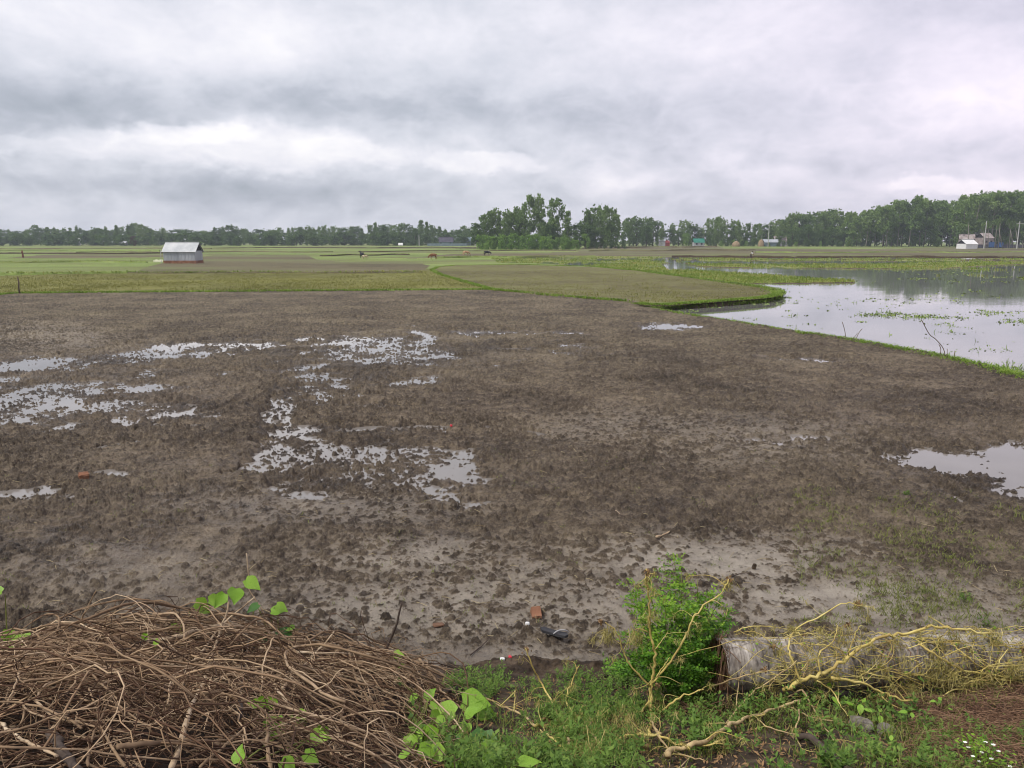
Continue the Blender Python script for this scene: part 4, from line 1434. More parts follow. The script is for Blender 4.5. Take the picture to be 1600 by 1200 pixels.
# ------------------------------------------------------------------ grass banks, marsh plants and floating leaves
M_BANKGRASS = mat('bank grass', [(0, (0.08, 0.14, 0.018)), (0.5, (0.17, 0.27, 0.04)), (1, (0.30, 0.38, 0.08))], 0.5, 3, 0.7, island=0.6, trans=0.25)
M_MARSHGRASS = mat('marsh plants', [(0, (0.09, 0.14, 0.025)), (0.40, (0.18, 0.25, 0.05)), (0.7, (0.28, 0.30, 0.09)), (1, (0.36, 0.28, 0.13))], 0.12, 3, 0.7, island=0.45, trans=0.25)
M_STUBBLE = mat('paddy stubble blades', [(0, (0.11, 0.11, 0.04)), (0.5, (0.20, 0.20, 0.06)), (1, (0.29, 0.27, 0.10))], 0.1, 3, 0.8, island=0.5, trans=.2)
M_FLOAT = mat('floating leaves', [(0, (0.09, 0.14, 0.03)), (0.5, (0.18, 0.26, 0.05)), (1, (0.29, 0.34, 0.10))], 0.6, 3, 0.5, island=0.6, trans=.1)
M_REED = mat('dry reeds', [(0, (0.10, 0.075, 0.05)), (1, (0.18, 0.14, 0.09))], 3)
grng = np.random.default_rng(11)


def along(pts, n, width, z=None, jitter=1.0):
    P = np.array([p[:2] for p in pts])
    seg = np.linalg.norm(np.diff(P, axis=0), axis=1)
    # equal density on the picture rather than on the ground would starve the near end; use the ground
    cum = np.concatenate([[0], np.cumsum(seg)])
    s = grng.uniform(0, cum[-1], n)
    out = np.empty((n, 2))
    for k in range(2):
        out[:, k] = np.interp(s, cum, P[:, k])
    out += grng.normal(0, width, (n, 2)) * jitter
    return out


def terrain(x, y):
    """height of the finished terrain grid at points"""
    yi = np.clip(np.searchsorted(rows_y, y), 1, NY - 1)
    yi = np.where(np.abs(rows_y[yi - 1] - y) < np.abs(rows_y[yi] - y), yi - 1, yi)
    cx = 800 + FPX * x / rows_t[yi]
    xi = np.clip(np.searchsorted(cols, cx), 0, NX - 1)
    return Zg[yi, xi], ZONE[yi, xi]


def stuff(name, V, F, m_):
    return tag(link(name, npmesh(name, V, F, m_)), kind='stuff')


# raised grassy edge of the tongue-shaped field: a low earth bank with turf
tong = [(1000, 475), (1012, 477), (1040, 477), (1090, 473.5), (1150, 469), (1190, 466), (1212, 462), (1218, 457), (1205, 451), (1180, 447), (1100, 436.3), (1000, 423), (930, 416.6), (800, 413)]
tp = [G(a, c, Z_TONGUE) for a, c in tong]


def turf_bank(name, pts, w_, h, z0, m_, drop):
    P = catmull([np.array((p[0], p[1], 0)) for p in pts], 14)
    vs, fs = [], []
    prof = [(-1, -drop), (-.8, .1), (-.35, .8), (0, 1.0), (.45, .75), (1.0, -.1)]
    for i, q in enumerate(P):
        t = P[min(i + 1, len(P) - 1)] - P[max(i - 1, 0)]
        t /= max(np.linalg.norm(t), 1e-6)
        nrm = np.array((t[1], -t[0], 0))
        for j, (u, v) in enumerate(prof):
            k = vnoise(np.array(i * .6), np.array(j * 2.3), 7)
            vs.append(q + nrm * (u * w_ * (.8 + .5 * k)) * -1 + np.array((0, 0, z0 + v * h * (.7 + .6 * k) if v > -.2 else z0 + v)))
    n = len(prof)
    for i in range(len(P) - 1):
        for j in range(n - 1):
            a = i * n + j
            fs.append((a, a + 1, a + n + 1, a + n))
    return tag(link(name, npmesh(name, vs, fs, m_, True)), kind='structure')


turf_bank('earth_bund', tp[::-1], .25, .05, Z_TONGUE, M_SOIL, .0)
V_, F_ = [], []
off = 0


def addblades(xy, z, H, W, lean=.5):
    global off
    P = np.column_stack([xy, z])
    v, f = blades(P, H, W, grng, lean)
    V_.append(v)
    F_.append(f + off)
    off += len(v)


def flush(name, m_):
    global off, V_, F_
    o = stuff(name, np.concatenate(V_), np.concatenate(F_), m_)
    V_, F_, off = [], [], 0
    return o


n = 9000
front = [G(a, c, Z_TONGUE) for a, c in tong[:8]]
xy = along(front, n, .16)
addblades(xy, Z_TONGUE + .02 + 0 * xy[:, 0], grng.uniform(.05, .15, n), .018, .9)
xy = along([G(a, c, 0.0) for a, c in [(1012, 479.5), (1040, 480), (1090, 477), (1150, 473), (1190, 470), (1214, 465), (1221, 459)]], 3500, .10)
addblades(xy, -.12 + grng.uniform(0, .16, 3500), grng.uniform(.05, .14, 3500), .018, 1.1)
n = 5000
xy = along([G(a, c, Z_TONGUE) for a, c in tong[7:]], n, .3)
addblades(xy, Z_TONGUE + 0 * xy[:, 0], grng.uniform(.06, .16, n), .03, .8)
# light bund between paddy and tongue, running to the muddy field's corner
n = 6000
xy = along([G(a, c, .13) for a, c in [(775, 453), (735, 442), (690, 429), (674, 421.5), (684, 417), (712, 414.6), (800, 413.6)]], n, .15)
addblades(xy, .10 + 0 * xy[:, 0], grng.uniform(.05, .15, n), .03, .8)
# thin line of grass on the far edge of the muddy field
n = 9000
xy = along([G(a, c, .05) for a, c in [(-700, 466), (0, 461), (30, 458.5), (200, 457), (480, 455), (770, 452.6), (860, 462), (980, 471)]], n, .16)
addblades(xy, .06 + 0 * xy[:, 0], grng.uniform(.06, .18, n), .025, .6)
# pond shore along the muddy field
shore = [(985, 473), (1010, 481), (1060, 490), (1150, 503.5), (1250, 521), (1330, 533), (1400, 545.5), (1480, 560.5), (1540, 575.5), (1600, 590.5), (1800, 640.5), (2300, 760)]
sp = [G(a, c, 0) for a, c in shore]
n = 16000
xy = along(sp[4:], n, .17)
addblades(xy, -.04 + 0 * xy[:, 0], grng.uniform(.07, .21, n), .012, .9)
n = 4500
xy = along(sp[:5], n, .14)
addblades(xy, -.02 + 0 * xy[:, 0], grng.uniform(.04, .15, n), .016, .8)
flush('bank_grass', M_BANKGRASS)

# marsh plants: spread evenly over the picture, standing where the mats rise out of the water
n = 60000
qx, qy = grng.uniform(740, 1720, n), grng.uniform(401.5, 445, n)
t_ = np.array([G(a, c, POND_Z) for a, c in zip(qx, qy)])
z, zo = terrain(t_[:, 0], t_[:, 1])
ok = (zo == 7) & (z > POND_Z - .01)
t_, z = t_[ok], z[ok]
dd = t_[:, 1]
addblades(t_[:, :2], z, grng.uniform(.10, .30, len(z)) * np.clip(dd / 90, .6, 1.1), .02 + .0004 * dd, .5)
flush('marsh_plants', M_MARSHGRASS)

# stubble blades over the paddy
n = 60000
qx, qy = grng.uniform(-60, 780, n), grng.uniform(424, 460, n)
t_ = np.array([G(a, c, Z_PADDY) for a, c in zip(qx, qy)])
z, zo = terrain(t_[:, 0], t_[:, 1])
ok = (zo == 3) & (fbm(t_[:, 0] / 3, t_[:, 1] / 6, 77, 3) + grng.uniform(-.2, .2, n) > .40)
addblades(t_[ok, :2], z[ok], grng.uniform(.05, .13, ok.sum()), .016, .6)
flush('paddy_stubble', M_STUBBLE)

# rough grass on the far grassland
n = 26000
qx, qy = grng.uniform(-80, 1700, n), grng.uniform(384.5, 428, n)
t_ = np.array([GF(a, c) for a, c in zip(qx, qy)])
z, zo = terrain(t_[:, 0], t_[:, 1])
ok = (zo == 0) & (fbm(t_[:, 0] / 14, t_[:, 1] / 30, 79, 4) + grng.uniform(-.15, .15, n) > .46)
addblades(t_[ok, :2], z[ok], grng.uniform(.3, 1.1, ok.sum()) * np.clip(t_[ok, 1] / 900, .08, .40), np.clip(t_[ok, 1] / 5500, .015, .06), .6)
flush('rough_grass', M_MARSHGRASS)

# tufts in the weedy tongue field
n = 30000
qx, qy = grng.uniform(680, 1210, n), grng.uniform(413, 474, n)
t_ = np.array([G(a, c, Z_TONGUE) for a, c in zip(qx, qy)])
z, zo = terrain(t_[:, 0], t_[:, 1])
ok = (zo == 4) & (fbm(t_[:, 0] / 2, t_[:, 1] / 4, 78, 3) + grng.uniform(-.2, .2, n) > .47)
addblades(t_[ok, :2], z[ok], grng.uniform(.04, .11, ok.sum()), .014, .7)
flush('field_weeds', M_STUBBLE)

# floating leaf mats on the pond
FL = [(1372, 492, 30, 3.2, 90), (1398, 490, 14, 2.5, 40), (1440, 495.5, 36, 4, 120), (1500, 497, 14, 2.5, 18), (1550, 489, 34, 4, 70), (1592, 502, 22, 4, 60), (1232, 465, 10, 2, 14), (1075, 486, 26, 2, 24),
      (1110, 480, 20, 2, 30), (1180, 474, 40, 1.5, 50), (1515, 424, 60, 2, 60), (1560, 433, 60, 2, 60), (1440, 436, 50, 1.5, 40), (1480, 428, 60, 1.5, 50), (1400, 425, 40, 1.5, 30), (1520, 440, 60, 2, 50), (1290, 440, 60, 2, 60),
      (1560, 575, 45, 5, 150), (1600, 582, 40, 5, 90), (1490, 520, 14, 3, 10), (1545, 547, 30, 3, 20), (1340, 503, 10, 2, 8), (1245, 494, 14, 2, 10), (1480, 508, 24, 4, 18), (1330, 471, 60, 5, 16),
      (1430, 468, 60, 8, 22), (1250, 480, 80, 10, 20), (1450, 530, 120, 20, 26), (1170, 500, 20, 3, 8), (1260, 510, 30, 3, 8), (1395, 478, 14, 4, 12), (1360, 468, 8, 2, 10), (1495, 471, 8, 4, 14), (1530, 460, 70, 8, 40)]
C, S = [], []
bx, bh = [], []
for (a, c, rx, ry, k) in FL:
    for _ in range(int(k * .8)):
        u, v = grng.normal(0, .62, 2)
        q = G(a + u * rx, c + v * ry, POND_Z)
        z, zo = terrain(np.array([q[0]]), np.array([q[1]]))
        if zo[0] not in (7, 8):
            continue
        for _2 in range(3):
            C.append((q[0] + grng.normal(0, .10), q[1] + grng.normal(0, .12), POND_Z + grng.uniform(.004, .018)))
            S.append(grng.uniform(.02, .06) * np.clip(q[1] / 34, .7, 1.6))
        if grng.uniform() < .45:
            bx.append((q[0], q[1]))
            bh.append(grng.uniform(.04, .20))
C, S = np.array(C), np.array(S)
N = grng.normal(0, .35, C.shape)
N[:, 2] = 1
v, f = quads(C, N, S, .8, grng, .1)
stuff('floating_leaves', v, f, M_FLOAT)
bx = np.array(bx)
addblades(bx, np.full(len(bx), POND_Z), np.array(bh), .012, .5)
flush('water_weeds', M_BANKGRASS)

# single dry stalks on the shore
STALKS = [([(1322, 531), (1320, 517), (1316, 503)], .008), ([(1336, 531), (1342, 520), (1347, 514)], .008), ([(1330, 532), (1337, 524), (1340, 520)], .006),
          ([(1478, 561), (1474, 545), (1462, 530), (1452, 522), (1440, 500)], .009), ([(1468, 559), (1470, 546), (1467, 538)], .008), ([(1491, 560), (1492, 548)], .008), ([(1480, 562), (1480, 545)], .007)]
LBL = ['upright dry stalk on the shore, left one of the short trio', 'dry stalk leaning right in the short trio on the shore', 'shortest dry stalk of the trio on the shore', 'long bent dry stalk arching left over the pond from the shore',
       'dry stalk beside the long bent one on the shore', 'short upright dry stalk right of the long bent one', 'dry stalk at the foot of the long bent one']
for (pts, r), lb in zip(STALKS, LBL):
    base = G(pts[0][0], pts[0][1], 0)
    P = [D(a, c, base[1] + .02 * i) - base for i, (a, c) in enumerate(pts)]
    P[0][2] -= .05
    b = MB()
    b.tube(catmull(P, 4) if len(P) > 2 else P, r * 1.3, 5)
    o = b.build('dry_stalk', M_REED, None, True)
    o.location = base
    tag(o, lb, 'stalk')

# low earth dykes between the far fields
for i, (xa, ya, xb, yb, w_2, h) in enumerate([(-400, 389.5, 330, 388.6, .8, .35), (330, 387.6, 760, 387.2, .8, .3), (-400, 392.5, 250, 391.8, .6, .3), (120, 394.6, 520, 393.6, .5, .25), (-300, 397.5, 260, 396.2, .4, .25), (-300, 430, 200, 427.8, .22, .16),
                                              (200, 427.6, 660, 426.6, .22, .14), (560, 393, 900, 391.0, .3, .14), (680, 403, 930, 401.5, .35, .3), (920, 392.5, 1180, 390.6, .5, .35), (1050, 402.2, 1620, 402.6, .4, .3), (1180, 395, 1620, 394, .4, .25), (960, 387, 1120, 386.0, .9, .5),
                                              (500, 399.5, 640, 398.0, .4, .2), (-200, 411, 230, 409.5, .25, .14)]):
    n = 60
    V, P = [], []
    for k in range(n + 1):
        px_ = xa + (xb - xa) * k / n
        py_ = ya + (yb - ya) * k / n + .5 * math.sin(k * .21 + i)
        q = GF(px_, py_, .05)
        P.append(q)
        hh = h * (.6 + .8 * float(vnoise(np.array(k * .7), np.array(i * 3.1), 9)))
        z = q[2] + .02
        V += [(q[0], q[1] - w_2, z - .1), (q[0], q[1] - w_2 * .4, z + hh), (q[0], q[1] + w_2 * .4, z + hh), (q[0], q[1] + w_2, z - .1)]
    F = [(4 * k + j, 4 * k + 4 + j, 4 * k + 5 + j, 4 * k + 1 + j) for k in range(n) for j in range(3)]
    tag(link('earth_bund', npmesh('earth_bund', V, F, M_PLOUGHFAR if i % 3 == 0 else M_SOIL if i % 3 == 1 else M_GRASSFAR, True)), kind='structure')
    P = np.array(P)
    m_ = 700
    t_ = grng.uniform(0, n, m_)
    xy = np.column_stack([np.interp(t_, np.arange(n + 1), P[:, 0]), np.interp(t_, np.arange(n + 1), P[:, 1]) + grng.normal(0, w_2 * .5, m_)])
    addblades(xy, np.interp(t_, np.arange(n + 1), P[:, 2]) + h * .6, grng.uniform(.1, .35, m_), .05, .6)
flush('dyke_grass', M_MARSHGRASS)
# ------------------------------------------------------------------ the foreground bank
M_TWIG = mat('dry twigs', [(0, (0.022, 0.012, 0.008)), (0.38, (0.095, 0.05, 0.028)), (0.66, (0.32, 0.215, 0.125)), (1, (0.62, 0.48, 0.32))], 2.0, 3, 0.85, island=0.75)
M_STICK = mat('dry sticks', [(0, (0.09, 0.055, 0.035)), (0.5, (0.25, 0.17, 0.10)), (1, (0.48, 0.36, 0.24))], 6, 4, 0.85, 0.4, 60, 0.004, objr=.5)
M_STICKPALE = mat('pale bare sticks', [(0, (0.30, 0.21, 0.13)), (0.5, (0.46, 0.35, 0.23)), (1, (0.62, 0.51, 0.37))], 9, 4, 0.8, 0.4, 60, 0.004)
M_STICKDARK = mat('dark bark sticks', [(0, (0.035, 0.026, 0.022)), (1, (0.10, 0.075, 0.06))], 12, 4, 0.9, 0.5, 50, 0.005)
M_CUT = mat('cut wood', [(0, (0.45, 0.33, 0.20)), (1, (0.58, 0.45, 0.30))], 20)
M_HEAPSOIL = mat('dark heap core', [(0, (0.012, 0.008, 0.006)), (1, (0.04, 0.028, 0.02))], 12, 5, 1.0, 1.0, 40, 0.03)  # soil and twig mound, near black to paint shade between the twigs
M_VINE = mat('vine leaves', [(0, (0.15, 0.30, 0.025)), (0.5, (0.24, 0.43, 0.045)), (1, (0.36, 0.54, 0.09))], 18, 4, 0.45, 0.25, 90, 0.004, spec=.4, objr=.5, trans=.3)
M_VINEDARK = mat('dark vine leaves', [(0, (0.035, 0.11, 0.02)), (1, (0.08, 0.19, 0.035))], 18, 4, 0.4, 0.25, 90, 0.004, spec=.4, objr=.4, trans=.2)  # darker green for some of the vine leaves
M_VSTEM = mat('vine stem', [(0, (0.12, 0.16, 0.03)), (1, (0.24, 0.24, 0.07))], 10)
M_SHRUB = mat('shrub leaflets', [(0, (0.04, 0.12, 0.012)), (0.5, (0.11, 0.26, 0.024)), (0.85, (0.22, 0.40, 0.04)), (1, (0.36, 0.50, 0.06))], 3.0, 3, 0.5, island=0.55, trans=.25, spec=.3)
M_SHRUBTIP = mat('light green leaflets', [(0, (0.12, 0.26, 0.02)), (1, (0.28, 0.42, 0.04))], 3.0, 3, 0.5, island=0.55, trans=.3, spec=.3)  # lighter leaf green; on the shrub it paints the lit top
M_WEED = mat('weeds', [(0, (0.05, 0.105, 0.018)), (0.5, (0.11, 0.20, 0.032)), (1, (0.21, 0.30, 0.06))], 2.5, 3, 0.6, island=0.6, trans=.25)
M_TURF = mat('rank grass', [(0, (0.07, 0.11, 0.022)), (0.5, (0.16, 0.205, 0.045)), (0.85, (0.26, 0.27, 0.08)), (1, (0.36, 0.30, 0.14))], 2.5, 3, 0.7, island=0.7, trans=.25)
M_SPROUT = mat('sprouts', [(0, (0.10, 0.12, 0.035)), (0.6, (0.18, 0.20, 0.06)), (1, (0.26, 0.28, 0.09))], 1.5, 3, 0.7, island=0.6, trans=.2)
M_YELLOW = mat('yellow stems', [(0, (0.34, 0.24, 0.08)), (0.5, (0.52, 0.42, 0.13)), (1, (0.64, 0.55, 0.22))], 7, 4, 0.6, 0.35, 60, 0.003)
M_YTAN = mat('tan peeling stems', [(0, (0.22, 0.15, 0.08)), (0.5, (0.42, 0.31, 0.16)), (1, (0.55, 0.43, 0.22))], 9, 4, 0.75, 0.5, 50, 0.004)
M_FRINGE = mat('withered leaves', [(0, (0.17, 0.145, 0.045)), (0.5, (0.32, 0.28, 0.09)), (1, (0.46, 0.38, 0.17))], 4, 3, 0.85, island=0.7, trans=.15)
M_FRINGEB = mat('brown withered leaves', [(0, (0.13, 0.075, 0.03)), (1, (0.32, 0.20, 0.10))], 4, 3, 0.85, island=0.7)
M_STRAW = mat('reddish dry grass', [(0, (0.06, 0.032, 0.022)), (0.5, (0.16, 0.09, 0.055)), (1, (0.32, 0.20, 0.12))], 4, 3, 0.85, island=0.8)
M_BITS = mat('straw bits', [(0, (0.20, 0.15, 0.08)), (1, (0.45, 0.38, 0.22))], 3, 2, 0.8, island=0.8)
M_PETAL = mat('petals', [(0, (0.75, 0.76, 0.66)), (1, (0.85, 0.85, 0.8))], 3)
M_REDBIT = mat('red plastic', [(0, (0.5, 0.03, 0.05)), (1, (0.6, 0.05, 0.07))], 3, 2, .4)
M_RUBBER = mat('grey rubber', [(0, (0.03, 0.03, 0.034)), (1, (0.07, 0.07, 0.075))], 6)
M_STONE = mat('grey stone', [(0, (0.11, 0.095, 0.075)), (.5, (0.2, 0.18, 0.15)), (1, (0.34, 0.31, 0.26))], 14, 6, .9, 1.0, 40, .02)
frng = np.random.default_rng(23)
PR = random.Random(31)


def heap(x, y):
    x, y = np.asarray(x, float), np.asarray(y, float)
    T = np.interp(x, [-7, -3.3, -2.4, -1.85, -1.15, -0.75, -0.45, -.2], [.24, .27, .35, .46, .34, .20, .08, 0])
    pr = np.interp(y, [1.5, 2.6, 4.35, 4.7, 5.0, 5.3], [1, 1, 1, .72, .3, 0])
    return T * pr * (0.55 + 0.9 * fbm(x * 1.7, y * 2.0, 131, 3))


LOG_A, LOG_B = D(1121, 1040, 4.52), D(1610, 1029, 4.80)
LOG_R = 0.165


def log_top(x, y):
    t = (x - LOG_A[0]) / (LOG_B[0] - LOG_A[0])
    cy = LOG_A[1] + t * (LOG_B[1] - LOG_A[1])
    cz = LOG_A[2] + t * (LOG_B[2] - LOG_A[2])
    q = LOG_R ** 2 - (y - cy) ** 2
    return np.where((q > 0) & (t > 0), cz + np.sqrt(np.maximum(q, 0)), -9)


def surf(x, y):
    x, y = np.atleast_1d(np.asarray(x, float)), np.atleast_1d(np.asarray(y, float))
    z, _ = terrain(x, y)
    return np.maximum(z + heap(x, y), log_top(x, y))


DS = np.arange(1.6, 7.0, .02)


def hit(px_, py_, lift=0.0, dmax=4.75):
    """first point of the foreground seen at a pixel, drawn towards the eye by lift metres"""
    rx, ry, rz = ray(px_, py_)
    x, z = rx / ry * DS, CAM_Z + rz / ry * DS
    below = np.nonzero(z < surf(x, DS))[0]
    d = DS[below[0]] if len(below) else 7.0
    return D(px_, py_, min(d, dmax) - lift)


def hit_many(pxs, pys):
    """foreground points under many pixels at once (no limit)"""
    yr_ = -(pys - 600) / FPX
    rx, ry, rz = (pxs - 800) / FPX, CP + yr_ * SP, -SP + yr_ * CP
    res = np.full((len(pxs), 3), np.nan)
    todo = np.ones(len(pxs), bool)
    for d in DS:
        k = np.nonzero(todo)[0]
        if not len(k):
            break
        x, z = rx[k] / ry[k] * d, CAM_Z + rz[k] / ry[k] * d
        s = surf(x, np.full(len(k), d))
        h_ = z < s
        res[k[h_]] = np.column_stack([x[h_], np.full(h_.sum(), d), s[h_]])
        todo[k[h_]] = False
    return res[~np.isnan(res[:, 0])]


def tubes(P, R, sides=4):
    """many thin tubes at once: P (n, k, 3), R (n, k)"""
    n, k, _ = P.shape
    Tn = np.gradient(P, axis=1)
    Tn /= np.maximum(np.linalg.norm(Tn, axis=2, keepdims=True), 1e-9)
    ref = frng.normal(size=(n, 1, 3))
    U = np.cross(Tn, np.broadcast_to(ref, Tn.shape))
    U /= np.maximum(np.linalg.norm(U, axis=2, keepdims=True), 1e-9)
    W = np.cross(Tn, U)
    a = np.arange(sides) * 2 * np.pi / sides
    V = P[:, :, None, :] + R[:, :, None, None] * (U[:, :, None, :] * np.cos(a)[None, None, :, None] + W[:, :, None, :] * np.sin(a)[None, None, :, None])
    i = np.arange(n)[:, None, None] * k * sides
    j = np.arange(k - 1)[None, :, None] * sides
    s = np.arange(sides)[None, None, :]
    s2 = (s + 1) % sides
    F = np.stack([i + j + s, i + j + s2, i + j + s2 + sides, i + j + s + sides], -1).reshape(-1, 4)
    return V.reshape(-1, 3), F


def twig_paths(x0, y0, ang, L, base, arch, wig, k=8, curve=None, clip=None):
    n = len(x0)
    t = np.linspace(0, 1, k)[None, :]
    cv = (frng.normal(0, .7, n) if curve is None else curve)[:, None]
    th = ang[:, None] + cv * (t - .5) * 2
    step = L[:, None] / (k - 1)
    dx_, dy_ = np.cos(th) * step, np.sin(th) * step
    x = x0[:, None] + np.cumsum(dx_, 1) - dx_.sum(1, keepdims=True) / 2
    y = y0[:, None] + np.cumsum(dy_, 1) - dy_.sum(1, keepdims=True) / 2
    if clip is not None:                       # keep within the heap's right end
        x = x - np.maximum(x.max(1, keepdims=True) - clip, 0)
    z = surf(x.ravel(), y.ravel()).reshape(x.shape)
    zm = z.mean(1, keepdims=True)
    z = np.where(L[:, None] > .5, .45 * z + .55 * (zm + (z[:, -1:] - z[:, :1]) * (t - .5)), z)
    z = z + base[:, None] + arch[:, None] * np.sin(np.pi * t) + frng.normal(0, 1, x.shape) * wig
    x = x + frng.normal(0, 1, x.shape) * wig
    y = y + frng.normal(0, 1, x.shape) * wig
    return np.stack([x, y, z], -1)


# --- brushwood heap: dark core, tangle of fine twigs, sticks
nx, ny = 150, 90
gx, gy = np.meshgrid(np.linspace(-5.2, .12, nx), np.linspace(1.9, 5.35, ny))
hz_ = heap(gx, gy)
tz, _ = terrain(gx.ravel(), gy.ravel())
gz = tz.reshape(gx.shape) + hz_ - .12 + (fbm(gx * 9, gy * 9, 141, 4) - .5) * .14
gi = np.arange(nx * ny).reshape(ny, nx)
F = np.stack([gi[:-1, :-1], gi[:-1, 1:], gi[1:, 1:], gi[1:, :-1]], -1).reshape(-1, 4)
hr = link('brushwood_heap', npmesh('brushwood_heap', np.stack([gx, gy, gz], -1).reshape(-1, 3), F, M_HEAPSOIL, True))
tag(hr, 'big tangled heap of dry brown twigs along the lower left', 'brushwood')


def heap_xy(n, fade=True):
    qx, qy = frng.uniform(-4.6, .05, n * 2), frng.uniform(1.9, 5.15, n * 2)
    ok = heap(qx, qy) > frng.uniform(0.0, .22, n * 2)
    return qx[ok][:n], qy[ok][:n]


Vs, Fs, o_ = [], [], 0
for (cnt, L0, L1, r0, r1, spread, wig) in [(3300, .15, .55, .0010, .0023, 2.4, .011), (1500, .35, 1.1, .0016, .0033, .8, .007), (520, .4, 1.1, .0028, .0052, .45, .004)]:
    qx, qy = heap_xy(cnt)
    n = len(qx)
    ang = np.where(frng.uniform(size=n) < .35, frng.normal(0.0, .5, n), frng.uniform(-np.pi, np.pi, n))
    L = frng.uniform(L0, L1, n)
    P = twig_paths(qx, qy, ang, L, frng.uniform(-.12, .07, n), frng.normal(.02, .09, n), wig, 12, frng.normal(0, spread, n), -.25)
    R = frng.uniform(r0, r1, n)[:, None] * np.linspace(1.1, .55, 12)[None, :]
    v, f = tubes(P, R)
    Vs.append(v)
    Fs.append(f + o_)
    o_ += len(v)
# curls hanging over the front of the heap
n = 1100
qx, qy = heap_xy(n)
n = len(qx)
P = twig_paths(qx, qy, frng.uniform(-np.pi, np.pi, n), frng.uniform(.15, .45, n), frng.uniform(0, .04, n), frng.uniform(-.03, .12, n), .008, 9, frng.normal(0, 2.4, n), -.2)
v, f = tubes(P, frng.uniform(.0009, .002, n)[:, None] * np.ones((1, 9)))
Vs.append(v)
Fs.append(f + o_)
tw = link('twigs', npmesh('twigs', np.concatenate(Vs), np.concatenate(Fs), M_TWIG, True), hr)
tag(tw, kind='stuff')


def stick(name, pts, rad, m_, label, cat='stick', group=None, cut=None, taper=.55, n=5, sides=7):
    P = catmull(pts, n) if len(pts) > 2 else [np.asarray(pts[0]) + (np.asarray(pts[1]) - np.asarray(pts[0])) * t for t in np.linspace(0, 1, 7)]
    P = [np.asarray(p) for p in P]
    rad *= min(1.0, max(.45, (P[len(P) // 2][1] - .3) / 4.2))
    L = sum(np.linalg.norm(P[i + 1] - P[i]) for i in range(len(P) - 1))
    P = [p + frng.normal(0, min(rad * .35, L * .004), 3) for p in P]
    o0 = P[0].copy()
    R = [rad * (1 - (1 - taper) * i / (len(P) - 1)) * PR.uniform(.88, 1.12) for i in range(len(P))]
    b = MB()
    b.tube([p - o0 for p in P], R, sides)
    ob = b.build(name, m_, None, True)
    ob.location = o0
    tag(ob, label, cat, group)
    if cut is not None:
        i = 0 if cut == 0 else -1
        t = P[0] - P[1] if cut == 0 else P[-1] - P[-2]
        t = t / np.linalg.norm(t)
        b = MB()
        b.tube([P[i] - o0, P[i] - o0 + t * .004], [R[i] * .95, R[i] * .9], sides)
        b.build('cut_end', M_CUT, ob)
    return ob


# sticks that are only some among many
qx, qy = heap_xy(150)
n = len(qx)
P = twig_paths(qx, qy, np.where(frng.uniform(size=n) < .55, frng.normal(0, .5, n), frng.uniform(-3.1, 3.1, n)), frng.uniform(.35, 1.1, n), frng.uniform(.0, .12, n), frng.normal(.03, .06, n), .003, 9, frng.normal(0, .5, n), -.3)
for p in P:
    stick('dry_stick', list(p), frng.uniform(.0045, .0105), M_STICK, 'thin brown stick lost among many others in the tangled brushwood heap', 'stick', 'sticks tangled in the brushwood heap', None, .6, 2, 6)


def zl(pts, dmax=4.75, lift=.10):       # outline traced on the enlarged left corner
    return [hit(X_ / 2.4615, 860 + Y_ / 2.4615, lift, dmax) for X_, Y_ in pts]


